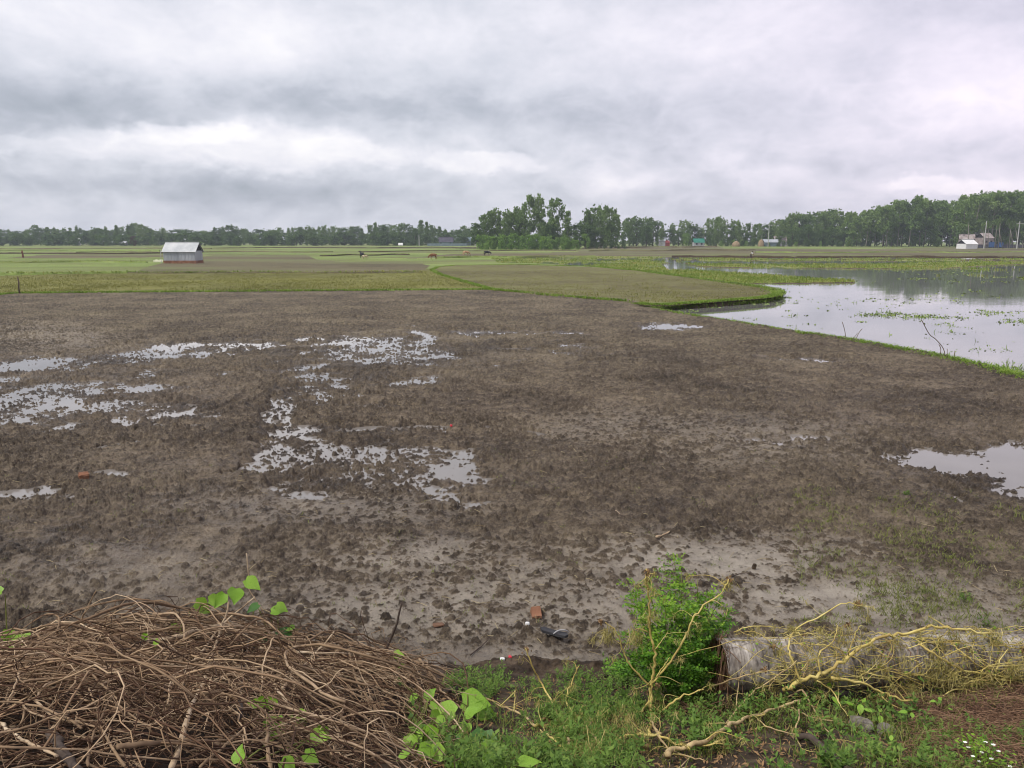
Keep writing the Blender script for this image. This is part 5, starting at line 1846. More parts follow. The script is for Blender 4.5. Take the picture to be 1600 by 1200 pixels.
TR = [([(560, 350), (680, 335), (780, 300), (880, 288), (980, 300), (1080, 325), (1195, 350)], .015, M_STICKPALE, 'thick pale bowed stick lying across the crest of the brushwood heap', 4.45, None),
      ([(700, 520), (735, 440), (860, 280), (980, 180)], .008, M_STICKPALE, 'straight pale stick rising to the right over the heap to the tip leaves', 4.3, None),
      ([(660, 830), (740, 600), (790, 470), (840, 330), (880, 200)], .012, M_STICKPALE, 'long pale stick standing steeply in the middle of the heap front', 4.2, None),
      ([(1085, 530), (1180, 430), (1290, 310)], .008, M_STICKPALE, 'straight tan stick leaning right near the right half of the heap', 4.35, None),
      ([(1475, 400), (1520, 300), (1545, 200)], .010, M_STICKDARK, 'dark upright stick sticking out of the right end of the heap', 4.6, None),
      ([(1000, 375), (1100, 385), (1250, 395), (1475, 400)], .010, M_STICKPALE, 'pale stick lying level along the top right of the heap', 4.55, 1),
      ([(948, 10), (955, 90), (960, 150), (1010, 230), (1040, 300)], .004, M_STICKPALE, 'hair thin stem topping the heap above the bright leaves', 4.6, None),
      ([(1260, 440), (1290, 540), (1360, 640), (1480, 720), (1560, 760)], .008, M_STICK, 'curved stick falling down the right front of the heap, left of its twin', 4.4, None),
      ([(1340, 370), (1370, 500), (1440, 600), (1500, 680)], .007, M_STICK, 'curved stick falling down the right front of the heap, right of its twin', 4.4, None),
      ([(720, 560), (780, 550), (850, 545)], .013, M_STICK, 'short thick stick with a pale cut end pointing left in the heap front', 4.2, 0),
      ([(450, 755), (600, 740), (780, 735), (880, 730)], .017, M_STICK, 'thick level stick low in the middle of the heap front', 4.2, None),
      ([(770, 830), (900, 720), (1020, 610)], .010, M_STICK, 'straight brown stick rising right from the bottom edge of the heap', 4.2, None),
      ([(0, 660), (60, 710), (130, 750), (220, 790)], .014, M_STICKPALE, 'pale grey stick at the lower left corner of the heap', 4.0, None),
      ([(195, 700), (235, 765), (270, 810), (330, 880)], .036, M_STICKDARK, 'stout dark grey branch at the bottom left of the heap', 3.9, None),
      ([(75, 395), (70, 480), (30, 590)], .009, M_STICKPALE, 'pale bent stick hanging at the left edge of the heap', 4.4, None),
      ([(1040, 850), (1025, 720), (1045, 660)], .016, M_STICK, 'short upright stick at the bottom of the heap, right of the middle', 4.1, None),
      ([(1200, 790), (1320, 745), (1470, 735)], .009, M_STICK, 'stick arching to the right at the lower right of the heap', 4.1, None),
      ([(590, 210), (600, 270), (640, 350), (700, 420)], .006, M_STICKDARK, 'thin dark stick curving up left of the bright tip leaves', 4.55, None),
      ([(280, 330), (330, 230), (370, 155)], .006, M_STICK, 'thin stick pointing up over the left crest of the heap', 4.6, None),
      ([(340, 830), (345, 750), (400, 620), (440, 540)], .010, M_STICK, 'leaning stick in the left half of the heap front', 4.2, None),
      ([(1060, 530), (1100, 580), (1130, 640)], .012, M_STICKPALE, 'short pale curved stick above the small leaves in the heap front', 4.2, None),
      ([(200, 690), (300, 590), (420, 500), (520, 460)], .010, M_STICK, 'long stick rising right through the left half of the heap', 4.3, None),
      ([(480, 830), (400, 700), (370, 600)], .009, M_STICK, 'stick leaning left near the bottom left of the heap', 4.1, None),
      ([(120, 345), (200, 300), (270, 250)], .010, M_STICKDARK, 'dark stick rising over the left crest of the heap', 4.6, None),
      ([(920, 640), (935, 480), (960, 340)], .012, M_STICKDARK, 'dark upright stick in the middle of the heap', 4.3, None),
      ([(1280, 790), (1310, 660), (1325, 560)], .011, M_STICK, 'upright brown stick in the lower right of the heap', 4.2, None)]
for pts, r, m_, lb, dm, cut in TR:
    stick('dry_stick', zl(pts, dm), r, m_, lb, cut=cut)


def zr(pts, lift=.04, dmax=4.75):       # traced on the enlargement of the right corner
    return [hit(1050 + X_ / 2.909, 840 + Y_ / 2.909, lift, dmax) for X_, Y_ in pts]


def zm(pts, lift=.04, dmax=4.75):       # traced on the enlargement of the middle
    return [hit(600 + X_ / 3.2, 840 + Y_ / 3.2, lift, dmax) for X_, Y_ in pts]


stick('dry_stick', zm([(300, 770), (380, 755), (440, 785), (525, 797)], .05, 4.9), .017, M_STICKDARK, 'thick dark stick with a pale cut end right of the heap', cut=1, taper=.9)
stick('dry_stick', zm([(170, 600), (250, 700), (300, 780), (385, 850)], .06, 4.7), .009, M_STICK, 'brown stick running down to the broad leaves right of the heap')
stick('dry_stick', zm([(0, 630), (90, 650), (170, 730), (215, 850)], .06, 4.6), .010, M_STICK, 'brown stick curving down over the right end of the heap')
stick('dry_stick', zr([(565, 902), (620, 910), (700, 970), (820, 1070)], .10, 3.9), .024, M_STICKDARK, 'thick dark stick with a pale broken tip at the bottom right', cut=0, taper=1.1)

# --- palm log
axis = LOG_B - LOG_A
axis_u = axis / np.linalg.norm(axis)
LEN = 4.2
lg = empty('palm_log', tuple(LOG_A), 'fallen grey ringed palm trunk lying along the bank on the right', 'log')
n, k = 420, 56
u_ = np.cross(axis_u, (0, 0, 1.0))
u_ /= np.linalg.norm(u_)
w_ = np.cross(u_, axis_u)
s_, a_ = np.meshgrid(np.linspace(0, LEN, n), np.arange(k) * 2 * np.pi / k, indexing='ij')
skew = s_ + .06 * np.sin(a_ + .6) + .03 * fbm(s_ * 3, np.cos(a_) * 2 + 5, 151, 3)
ring = (skew / .062 + .9 * vnoise(skew * 5, 0 * skew, 3)) % 1.0
ca, sa = np.cos(a_), np.sin(a_)
fib = fbm(skew * 60, ca * 2.2 + 9 + sa * 1.3, 153, 4, .6)
flake = fbm(s_ * 9, ca * 3 + sa * 2 + 4, 161, 4)
rad = LOG_R * (1.02 - .02 * s_) + .006 * (ring - .4) - .006 * np.exp(-((ring - .04) / .06) ** 2) * (flake > .42)
rad += .012 * (fib - .5) + .022 * (fbm(s_ * 1.6 + ca * .4, sa * 1.1, 159, 3) - .5) - .010 * smooth(.58, .68, flake)
Vl = (axis_u[None, None, :] * s_[..., None] + (u_[None, None, :] * np.cos(a_)[..., None] + w_[None, None, :] * np.sin(a_)[..., None]) * rad[..., None])
li = np.arange(n * k).reshape(n, k)
F = np.stack([li[:-1], np.roll(li[:-1], -1, 1), np.roll(li[1:], -1, 1), li[1:]], -1).reshape(-1, 4)


def log_mat():
    m_ = bpy.data.materials.new('palm bark')
    m_.use_nodes = True
    t = NT(m_.node_tree)
    tc = t.n('ShaderNodeTexCoord').outputs['Object']
    g = t.n('ShaderNodeAttribute', attribute_name='groove').outputs['Fac']
    a = t.noise(t.vmul(tc, (4, 5, 5)), 1.4, 6, .65)
    b_ = t.noise(t.vmul(tc, (50, 5, 5)), 1.5, 5, .65)
    f = t.m('ADD', t.m('MULTIPLY', a, .6), t.m('MULTIPLY', b_, .5))
    col = t.ramp(t.step(f, .36, .74), [(0, (0.11, 0.095, 0.08)), (.35, (0.25, 0.22, 0.19)), (.7, (0.40, 0.365, 0.32)), (1, (0.54, 0.50, 0.45))])
    stain = t.step(t.noise(t.vmul(tc, (2.0, 3, 3)), 1.6, 4, .6), .50, .66)
    col = t.mix(t.m('MULTIPLY', stain, .65), col, (0.11, 0.085, 0.06))
    col = t.mix(g, col, (0.05, 0.042, 0.036))
    bs = t.n('ShaderNodeBsdfPrincipled')
    t.link(col, bs.inputs['Base Color'])
    bs.inputs['Roughness'].default_value = .9
    bp = t.n('ShaderNodeBump')
    bp.inputs['Strength'].default_value = .8
    bp.inputs['Distance'].default_value = .012
    t.link(f, bp.inputs['Height'])
    t.link(bp.outputs[0], bs.inputs['Normal'])
    o = t.n('ShaderNodeOutputMaterial')
    t.link(bs.outputs[0], o.inputs[0])
    return m_


groove = np.clip(.8 * np.exp(-((ring - .04) / .06) ** 2) * smooth(.35, .6, vnoise(skew * 9, ca * 2, 5)) + .7 * smooth(.56, .66, fib) * smooth(.4, .6, flake) + .6 * smooth(.60, .70, flake), 0, 1)
link('bark', npmesh('bark', Vl.reshape(-1, 3), F, log_mat(), True, {'groove': groove.ravel()}), lg)
M_LOGEND = mat('brown pith', [(0, (0.07, 0.04, 0.022)), (0.5, (0.20, 0.115, 0.06)), (1, (0.34, 0.21, 0.12))], 16, 5, .95, 1.0, 40, .02)
vs = []
for j, (q, dep) in enumerate([(1.0, 0), (.9, .012), (.8, .05), (.5, .09), (.2, .10)]):
    for i in range(k):
        r = rad[0, i] * q
        a = a_[0, i]
        vs.append(axis_u * (dep + .012 * math.sin(5 * a + j)) * (1 if j else 0) + (u_ * math.cos(a) + w_ * math.sin(a)) * r)
fs = [(j * k + i, (j + 1) * k + i, (j + 1) * k + (i + 1) % k, j * k + (i + 1) % k) for j in range(4) for i in range(k)] + [tuple(range(4 * k, 5 * k))]
link('cut_end', npmesh('cut_end', vs, fs, M_LOGEND, True), lg)


# --- yellow uprooted plants
def droop(P, n, H, spread):
    idx_ = frng.integers(0, len(P), n)
    q = np.asarray(P)[idx_] + frng.normal(0, spread, (n, 3))
    return blades(q, -frng.uniform(.3, 1.0, n) * H, frng.uniform(.0010, .0024, n), frng, 1.1)


def yellow_plant(name, base, label, stems, fringes, flowers=()):
    e = empty(name, tuple(base), label, 'plant')
    side_tw = []
    for pts, r, m_ in stems:
        r = r * .78
        P = [np.asarray(p) for p in catmull(pts, 5)]
        for _ in range(max(2, len(P) // 5)):
            q = P[PR.randrange(len(P) // 4, len(P))]
            dr = np.array((PR.uniform(-1, 1), PR.uniform(-.8, .3), PR.uniform(-.3, .9)))
            dr /= np.linalg.norm(dr)
            L_ = PR.uniform(.05, .20)
            p1 = q + dr * L_ * .5 + frng.normal(0, .012, 3)
            p2 = q + dr * L_ + frng.normal(0, .02, 3) - np.array((0, 0, .02))
            side_tw.append((catmull([q, p1, p2], 4), r * PR.uniform(.22, .42), m_))
        P = [p + frng.normal(0, r * .45, 3) for p in P]
        R = [r * (1 - .55 * i / (len(P) - 1)) * PR.uniform(.85, 1.15) for i in range(len(P))]
        b = MB()
        b.tube([p - base for p in P], R, 7)
        b.build('stem', m_, e, True)
    b = MB()
    for P, r, m_ in side_tw[:70]:
        b.tube([np.asarray(p) - base for p in P], [max(r, .0014) * (1 - .6 * i / (len(P) - 1)) for i in range(len(P))], 5, False)
    tag(b.build('twigs', M_YELLOW, e, True), kind='stuff')
    Vx, Fx, of = [], [], 0
    fringes = list(fringes) + [(np.asarray(P[-1]), PR.randint(8, 34), .045, .012) for P, r, m_ in side_tw]
    for c, n, H, sp_, in fringes:
        v, f = droop([c], n, H, sp_)
        Vx.append(v - base)
        Fx.append(f + of)
        of += len(v)
    if Vx:
        link('withered_leaves', npmesh('withered_leaves', np.concatenate(Vx), np.concatenate(Fx), M_FRINGE), e)
    for c in flowers:
        q = frng.normal(0, .010, (26, 3)) + c - base
        v, f = quads(q, frng.normal(size=(26, 3)), frng.uniform(.006, .012, 26), .7, frng, .2)
        link('dry_flower', npmesh('dry_flower', v, f, M_FRINGEB), e)
    return e


A = zr([(590, 735)], .10)[0]
S1 = [([(-30, 990), (0, 965), (130, 932), (250, 855), (330, 825), (470, 775), (590, 735)], .022, M_YTAN, .20), ([(510, 695), (590, 650), (700, 612), (800, 540), (950, 455), (1050, 440), (1170, 408), (1300, 415), (1450, 440)], .020, M_YELLOW, .10),
      ([(580, 655), (540, 540), (530, 490), (560, 420), (660, 365), (770, 300), (860, 310)], .010, M_YELLOW, .10), ([(800, 535), (830, 440), (855, 400)], .007, M_YELLOW, .10), ([(670, 605), (670, 530), (740, 460), (750, 390)], .008, M_YELLOW, .09),
      ([(720, 635), (850, 660), (960, 705), (1060, 740), (1200, 745), (1250, 750)], .014, M_YELLOW, .12), ([(660, 650), (730, 700), (770, 770), (800, 812)], .007, M_YELLOW, .12), ([(590, 690), (640, 770), (700, 870), (735, 920)], .009, M_YTAN, .16),
      ([(580, 735), (575, 820), (560, 900), (600, 975)], .008, M_YTAN, .16), ([(530, 770), (650, 820), (790, 840)], .007, M_YTAN, .12), ([(250, 845), (330, 740), (400, 680), (520, 600), (565, 560)], .008, M_YTAN, .10), ([(290, 780), (305, 650), (320, 600)], .006, M_YTAN, .08),
      ([(-20, 770), (80, 710), (230, 660), (400, 610), (500, 600)], .009, M_YTAN, .08), ([(390, 830), (460, 870), (550, 895)], .007, M_YTAN, .12), ([(590, 690), (500, 730), (440, 690), (470, 640)], .007, M_YTAN, .10), ([(590, 650), (620, 560), (570, 490)], .006, M_YTAN, .08),
      ([(280, 430), (350, 405), (450, 405), (540, 420)], .006, M_YELLOW, .06), ([(930, 700), (1000, 760), (1100, 790)], .006, M_YELLOW, .10), ([(250, 860), (180, 890), (60, 930)], .008, M_YTAN, .12), ([(880, 500), (940, 520), (1020, 560)], .005, M_YELLOW, .05),
      ([(840, 640), (900, 600), (940, 560)], .006, M_YELLOW, .06), ([(1060, 440), (1120, 470), (1160, 500)], .005, M_YELLOW, .06), ([(1200, 745), (1290, 690), (1400, 710), (1470, 760)], .008, M_YELLOW, .08), ([(60, 1047), (20, 1060), (90, 990)], .008, M_YTAN, .14)]
st = [(zr(p, lf), r * .88, m_) for p, r, m_, lf in S1]
fr = [(zr([c], .06)[0], n, H, s) for c, n, H, s in [((850, 305), 130, .05, .020), ((560, 420), 120, .05, .03), ((470, 500), 120, .06, .035), ((680, 460), 160, .07, .04), ((780, 460), 160, .07, .04), ((800, 390), 60, .05, .03), ((1010, 480), 160, .06, .035), ((1120, 450), 120, .05, .03), ((1220, 470), 120, .06, .02),
      ((1290, 460), 120, .06, .025), ((1450, 445), 130, .05, .03), ((1080, 680), 160, .08, .035), ((1150, 760), 130, .06, .035), ((1250, 730), 160, .06, .05), ((800, 780), 110, .07, .03), ((950, 570), 110, .06, .03), ((1180, 620), 120, .07, .02), ((600, 470), 90, .05, .03), ((460, 700), 90, .07, .03), ((1060, 560), 90, .06, .02), ((380, 430), 120, .06, .03), ((1370, 430), 90, .05, .03)]]
yellow_plant('uprooted_plant', A, 'big uprooted plant with bare yellow branches sprawling over the palm log', st, fr, [zr([c], .07)[0] for c in [(600, 450), (850, 300), (800, 395), (420, 600), (1350, 715), (460, 500)]])
A = zr([(1330, 600)], .06)[0]
yellow_plant('uprooted_plant', A, 'smaller yellow branch lying at the right end of the palm log', [(zr(p, .06), r, M_YELLOW) for p, r in [([(1130, 485), (1200, 535), (1320, 600), (1450, 620), (1560, 640), (1650, 650)], .010), ([(1470, 615), (1490, 560), (1525, 505)], .007),
      ([(1320, 600), (1260, 640), (1230, 680)], .006), ([(1270, 480), (1340, 540), (1420, 590), (1600, 600)], .007), ([(1400, 615), (1450, 580), (1600, 560)], .005)]],
      [(zr([c], .06)[0], 140, .07, .035) for c in [(1250, 600), (1400, 640), (1530, 600), (1470, 460), (1310, 640), (1200, 560), (1580, 590)]], [zr([c], .06)[0] for c in [(1550, 660), (1530, 655), (1565, 662), (1595, 505)]])
A = zm([(1330, 960)], .05)[0]
S2 = [([(1330, 990), (1335, 900), (1335, 800), (1345, 700), (1355, 600), (1340, 520), (1325, 420), (1325, 320), (1310, 220), (1315, 165)], .013, 4.35), ([(1345, 730), (1430, 620), (1500, 510), (1550, 400), (1600, 340), (1680, 280), (1725, 215)], .009, 4.3), ([(1330, 740), (1240, 650), (1195, 570), (1170, 480), (1110, 420)], .008, 4.35),
      ([(1270, 890), (1320, 820), (1340, 740)], .009, 4.3), ([(1400, 860), (1480, 800), (1600, 760)], .010, 4.2), ([(1320, 470), (1270, 455), (1240, 480)], .005, 4.35), ([(1360, 700), (1400, 640), (1430, 600)], .005, 4.3), ([(1355, 560), (1400, 500), (1420, 470)], .004, 4.3)]
yellow_plant('uprooted_plant', A, 'bare yellow stems standing up in front of the green shrub', [(zm(p, .05, dm), r, M_YELLOW) for p, r, dm in S2],
             [(zm([c], .05, 4.35)[0], n, H, s) for c, n, H, s in [((1350, 850), 170, .10, .03), ((1125, 470), 140, .10, .02), ((1260, 490), 150, .08, .03), ((1335, 380), 90, .06, .02), ((1315, 210), 90, .05, .012), ((1720, 225), 130, .05, .02), ((1240, 880), 150, .09, .04)]],
             [zm([c], .06, 4.35)[0] for c in [(1085, 415), (1315, 175), (1365, 740), (1725, 210)]])
A = zm([(960, 950)], .05)[0]
S3 = [([(1090, 1060), (1050, 990), (1040, 960), (1020, 870), (1000, 830)], .009), ([(885, 930), (840, 830), (790, 730), (740, 640), (710, 555)], .009), ([(980, 905), (910, 820), (940, 720), (970, 640)], .008), ([(760, 942), (680, 880), (600, 850), (510, 800)], .009),
      ([(750, 942), (820, 938), (900, 932), (960, 940)], .009), ([(1000, 835), (970, 890), (940, 940)], .007), ([(930, 1040), (910, 970), (890, 930)], .008), ([(940, 1090), (860, 1020), (780, 960)], .008),
      ([(1010, 1150), (1120, 1040), (1230, 990), (1370, 990), (1480, 1040), (1600, 1040), (1700, 1010)], .011), ([(1370, 990), (1420, 1050), (1500, 1090), (1600, 1110)], .007), ([(850, 900), (840, 840), (855, 800)], .005), ([(650, 860), (655, 800), (650, 760)], .004), ([(1380, 985), (1340, 930), (1330, 860)], .010)]
yellow_plant('uprooted_plant', A, 'yellow branches lying in the weeds between brushwood heap and green shrub', [(zm(p, .15, 4.75), r * 1.15, M_YELLOW if i % 3 else M_YTAN) for i, (p, r) in enumerate(S3)],
             [(zm([c], .13)[0], n, H, s) for c, n, H, s in [((970, 965), 260, .09, .045), ((1130, 960), 320, .09, .06), ((1210, 930), 260, .09, .05), ((1050, 1090), 300, .09, .06), ((1000, 1110), 240, .08, .05), ((1200, 1010), 240, .08, .05), ((840, 860), 110, .09, .03), ((890, 960), 150, .07, .04), ((760, 1010), 80, .06, .04), ((1390, 830), 160, .1, .03)]],
             [zm([c], .06)[0] for c in [(945, 815), (715, 560), (810, 910), (1310, 1055), (1010, 800)]])

# withered stems of the climber that spreads over the log
n = 340
lt = frng.uniform(.02, 1.0, n) ** .85 * 3.6
la = frng.uniform(-.5, 1.55, n)
cv_ = frng.normal(0, .5, n)
kk = 9
PP = np.empty((n, kk, 3))
for i in range(n):
    L_ = PR.uniform(.12, .55)
    th = PR.uniform(-.7, .7) + (math.pi if PR.random() < .5 else 0)
    for j in range(kk):
        u = j / (kk - 1)
        s0 = lt[i] + L_ * u * math.cos(th + cv_[i] * u)
        aa = la[i] + L_ * u * math.sin(th + cv_[i] * u) / LOG_R * .6
        rr = LOG_R * 1.04 + .012 + .05 * math.sin(math.pi * u) * PR.uniform(.4, 1)
        aa = min(max(aa, -.9), 2.2)
        PP[i, j] = LOG_A + axis_u * s0 + u_ * math.cos(aa) * rr + np.array((0, 0, 1.0)) * math.sin(aa) * rr
e = empty('withered_climber', tuple(LOG_A), 'tangle of thin yellow withered stems and leaves spread over the palm log', 'climber')
v, f = tubes(PP - LOG_A, frng.uniform(.0016, .0038, n)[:, None] * np.linspace(1, .6, kk)[None, :], 5)
tag(link('stems', npmesh('stems', v, f, M_YELLOW, True), e), kind='stuff')
q = PP.reshape(-1, 3)[frng.integers(0, n * kk, 3600)] + frng.normal(0, .012, (3600, 3))
v, f = blades(q - LOG_A, -frng.uniform(.015, .06, 3600), frng.uniform(.001, .0026, 3600), frng, 1.2)
tag(link('withered_leaves', npmesh('withered_leaves', v, f, M_FRINGE), e), kind='stuff')
q = PP.reshape(-1, 3)[frng.integers(0, n * kk, 900)] + frng.normal(0, .015, (900, 3))
v, f = quads(q - LOG_A, frng.normal(size=(900, 3)) + np.array((0, -.4, .8)), frng.uniform(.005, .012, 900), .5, frng, .15)
tag(link('leaves', npmesh('leaves', v, f, M_SHRUBTIP), e), kind='stuff')

# --- green shrub
base = np.array(hit(1070, 1085, 0, 4.7))
base = np.array((D(1065, 1060, 4.72)[0], 4.72, float(surf(D(1065, 1060, 4.72)[0], 4.72)[0])))
e = empty('green_shrub', tuple(base), 'bright green small leaved shrub standing at the left end of the palm log', 'shrub')
tips = [(1052, 868, 4.75), (1038, 885, 4.75), (1065, 893, 4.7), (1090, 905, 4.7), (1010, 905, 4.7), (978, 908, 4.7), (1128, 930, 4.75), (1140, 950, 4.75), (1110, 920, 4.7), (985, 935, 4.6), (1000, 960, 4.5), (1040, 930, 4.5), (1080, 940, 4.5), (1110, 965, 4.55), (1130, 985, 4.7), (975, 985, 4.55), (1020, 985, 4.4),
        (1060, 985, 4.4), (1095, 1000, 4.45), (1115, 1025, 4.5), (1000, 1020, 4.4), (1040, 1030, 4.3), (1080, 1045, 4.35), (1060, 950, 4.8), (1030, 920, 4.85), (1095, 945, 4.85), (985, 1010, 4.6), (970, 1035, 4.5), (1015, 1060, 4.35), (1065, 1075, 4.35), (1100, 1060, 4.45), (950, 1045, 4.5), (1142, 965, 4.85), (1122, 1000, 4.8)]
LC, LN, LS, LU = [], [], [], []
sb = MB()
for a, c, d in tips:
    tip = D(a, c, d) - base
    root = np.array((tip[0] * .15 + PR.uniform(-.03, .03), tip[1] * .15, 0))
    mid = root * .5 + tip * .5 + np.array((PR.uniform(-.04, .04), PR.uniform(-.04, .04), .05))
    P = catmull([root, mid, tip], 6)
    sb.tube(P, [.006 * (1 - .75 * i / (len(P) - 1)) for i in range(len(P))], 5)
    P = np.array(P)
    for _ in range(42):
        t = PR.uniform(.30, 1.0) ** .75
        q = P[min(len(P) - 1, int(t * (len(P) - 1)))] + frng.normal(0, .016, 3)
        dr = frng.normal(size=3)
        dr[2] = abs(dr[2]) * .5 + .05
        dr /= np.linalg.norm(dr)
        L = PR.uniform(.05, .10)
        sd_ = np.cross(dr, (0, 0, 1))
        sd_ /= np.linalg.norm(sd_)
        nrm = np.cross(sd_, dr)
        m_ = PR.choice([3, 4, 5])
        for j in range(m_):
            for sg in (-1, 1):
                lc = q + dr * L * (j + 1) / m_ + sd_ * sg * .011 + np.array((0, 0, -.012 * (j / m_) ** 2))
                LC.append(lc)
                LN.append(nrm + frng.normal(0, .35, 3))
                LS.append(PR.uniform(.009, .0155))
                LU.append(sd_ * sg + dr * .5)
sb.build('stems', M_VSTEM, e, True)
LC, LN, LS, LU = map(np.array, (LC, LN, LS, LU))
v, f = quads(LC, LN, LS, .55, frng, .15, LU)
tipsel = frng.uniform(size=len(LC)) < smooth(.35, .85, LC[:, 2]) * .75  # higher leaflets get the lighter green: top light put into the colour
F_old = f[~tipsel]
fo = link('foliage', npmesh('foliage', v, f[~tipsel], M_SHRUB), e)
link('toplit_foliage', npmesh('toplit_foliage', v, f[tipsel], M_SHRUBTIP), e)


# --- vines with broad leaves
def leaf_mesh(name, m_, kind=0):
    """heart shaped leaf, unit length, folded along its midrib, tip towards +Y"""
    prof = [(0, 0), (.05, .22), (.16, .38), (.30, .44), (.45, .40), (.62, .29), (.80, .15), (.92, .06), (1.0, 0)]
    if kind == 1:
        prof = [(0, 0), (.06, .12), (.2, .22), (.4, .27), (.6, .23), (.8, .13), (1.0, 0)]
    vs, fs = [], []
    for y, w_2 in prof:
        back = -.10 * (1 - y) ** 6 if kind == 0 else 0
        dz = -.22 * y * y
        vs += [(-w_2, y - back * 0 - (.12 if kind == 0 and 0 < y < .1 else 0), dz + .22 * w_2 + .03 * math.sin(9 * y)), (-w_2 * .5, y, dz + .06 * w_2), (0, y, dz), (w_2 * .5, y, dz + .06 * w_2),
               (w_2, y - (.12 if kind == 0 and 0 < y < .1 else 0), dz + .22 * w_2 + .03 * math.cos(8 * y))]
    for i in range(len(prof) - 1):
        for j in range(4):
            a = i * 5 + j
            fs.append((a, a + 1, a + 6, a + 5))
    return npmesh(name, vs, fs, m_, True)


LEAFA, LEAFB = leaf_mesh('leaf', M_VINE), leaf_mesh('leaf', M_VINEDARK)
LEAFC = leaf_mesh('leaf', M_VINE, 1)
LEAFD = leaf_mesh('leaf', M_WEED, 1)


def place_leaf(e, base, p, size, mesh_, facing=None, down=None):
    o = link('leaf', mesh_, e)
    o.location = p - base
    to_cam = np.array((0, 0, CAM_Z)) - p
    to_cam /= np.linalg.norm(to_cam)
    nrm = Vector(to_cam * .75 + np.array((0, 0, .55)) + frng.normal(0, .38, 3)).normalized() if facing is None else Vector(facing).normalized()
    tip = Vector((PR.uniform(-1, 1), PR.uniform(-.6, .2), PR.uniform(-.9, .5))) if down is None else Vector(down)
    tip = (tip - nrm * tip.dot(nrm)).normalized()
    x = tip.cross(nrm).normalized()
    R = Matrix((x, tip, nrm)).transposed()
    o.rotation_euler = R.to_euler()
    o.scale = (size * PR.uniform(.85, 1.1), size, size)
    return o


def vine(label, leaves, dark=(), dmax=4.7, lift=.18, mesh_=None):
    pts = [hit(a, c, lift, dmax) for a, c, s in leaves]
    base = pts[0] - np.array((0, 0, .10))
    base = np.array((pts[0][0], pts[0][1], float(surf(pts[0][0], pts[0][1])[0])))
    e = empty('vine', tuple(base), label, 'vine')
    order = sorted(range(len(pts)), key=lambda i: pts[i][0])
    P = [pts[i] + np.array((PR.uniform(-.02, .02), .02, -.025)) - base for i in order]
    b = MB()
    if len(P) > 1:
        b.tube(catmull([P[0] + np.array((-.04, 0, -.08))] + P, 4), .0028, 5)
    else:
        b.tube([P[0], P[0] * .5, np.zeros(3)], .0028, 5)
    b.build('stem', M_VSTEM, e, True)
    for i, ((a, c, s), p) in enumerate(zip(leaves, pts)):
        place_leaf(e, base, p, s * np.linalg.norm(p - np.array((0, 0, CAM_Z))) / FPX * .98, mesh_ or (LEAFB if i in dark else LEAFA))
    return e


vine('vine with bright leaves topping the crest of the brushwood heap', [(305, 942, 30), (326, 938, 22), (350, 928, 24), (368, 920, 26), (384, 906, 26), (340, 932, 18)], (), 4.45)
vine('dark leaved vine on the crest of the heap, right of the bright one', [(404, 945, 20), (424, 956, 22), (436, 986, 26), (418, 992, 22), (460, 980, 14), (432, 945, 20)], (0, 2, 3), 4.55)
vine('vine with pale leaves climbing at the left edge of the photo', [(3, 925, 20), (28, 990, 24), (12, 984, 20), (14, 1010, 24), (36, 1005, 16), (2, 1012, 18)], (), 4.5)
vine('small vine with few leaves in the middle of the heap front', [(430, 1120, 34), (418, 1096, 22), (405, 1100, 18), (426, 1090, 20)], (), 4.2)
vine('small vine at the bottom of the heap, left of the broad leaved one', [(478, 1120, 26), (485, 1152, 30), (505, 1135, 26), (475, 1178, 26), (440, 1188, 28), (372, 1192, 24)], (), 4.1)
vine('lone small sprig of leaves on the left crest of the heap', [(272, 972, 20), (248, 1000, 14), (228, 990, 12)], (), 4.5)
vine('tiny leaves at the tip of the level stick right of the heap', [(616, 1022, 16), (632, 1040, 12)], (), 4.65)
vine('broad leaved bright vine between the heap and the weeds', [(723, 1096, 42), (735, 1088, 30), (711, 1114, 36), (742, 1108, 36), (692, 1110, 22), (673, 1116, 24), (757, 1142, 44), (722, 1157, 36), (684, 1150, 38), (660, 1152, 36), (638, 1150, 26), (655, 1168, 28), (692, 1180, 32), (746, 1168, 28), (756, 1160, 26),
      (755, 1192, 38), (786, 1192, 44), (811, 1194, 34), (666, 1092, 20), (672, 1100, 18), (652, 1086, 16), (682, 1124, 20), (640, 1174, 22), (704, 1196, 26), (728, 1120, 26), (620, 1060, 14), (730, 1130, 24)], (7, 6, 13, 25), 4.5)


# --- weeds and grass of the bank
def in_region(n, x0, x1, y0, y1):
    return frng.uniform(x0, x1, n), frng.uniform(y0, y1, n)


def sprigs(P, h0, h1, nl, s0, s1, asp=.3):
    C, N, S, U = [], [], [], []
    for p in P:
        h = frng.uniform(h0, h1)
        ln = frng.normal(0, .25, 2) * h
        t = frng.uniform(.15, 1, nl)
        a = frng.uniform(0, 2 * np.pi, nl)
        s = frng.uniform(s0, s1, nl) * (1.15 - .5 * t)
        dr = np.stack([np.cos(a), np.sin(a), frng.uniform(.1, .9, nl)], 1)
        c = p + np.stack([ln[0] * t, ln[1] * t, h * t], 1) + dr * s[:, None]
        C.append(c)
        N.append(np.stack([-np.cos(a) * .6, -np.sin(a) * .6, np.ones(nl)], 1) + frng.normal(0, .3, (nl, 3)))
        S.append(s)
        U.append(dr)
    return quads(np.concatenate(C), np.concatenate(N), np.concatenate(S), asp, frng, .12, np.concatenate(U))


def density(P, sc, s, lo):
    return fbm(P[:, 0] * sc, P[:, 1] * sc, s, 3) + frng.uniform(-.12, .12, len(P)) > lo


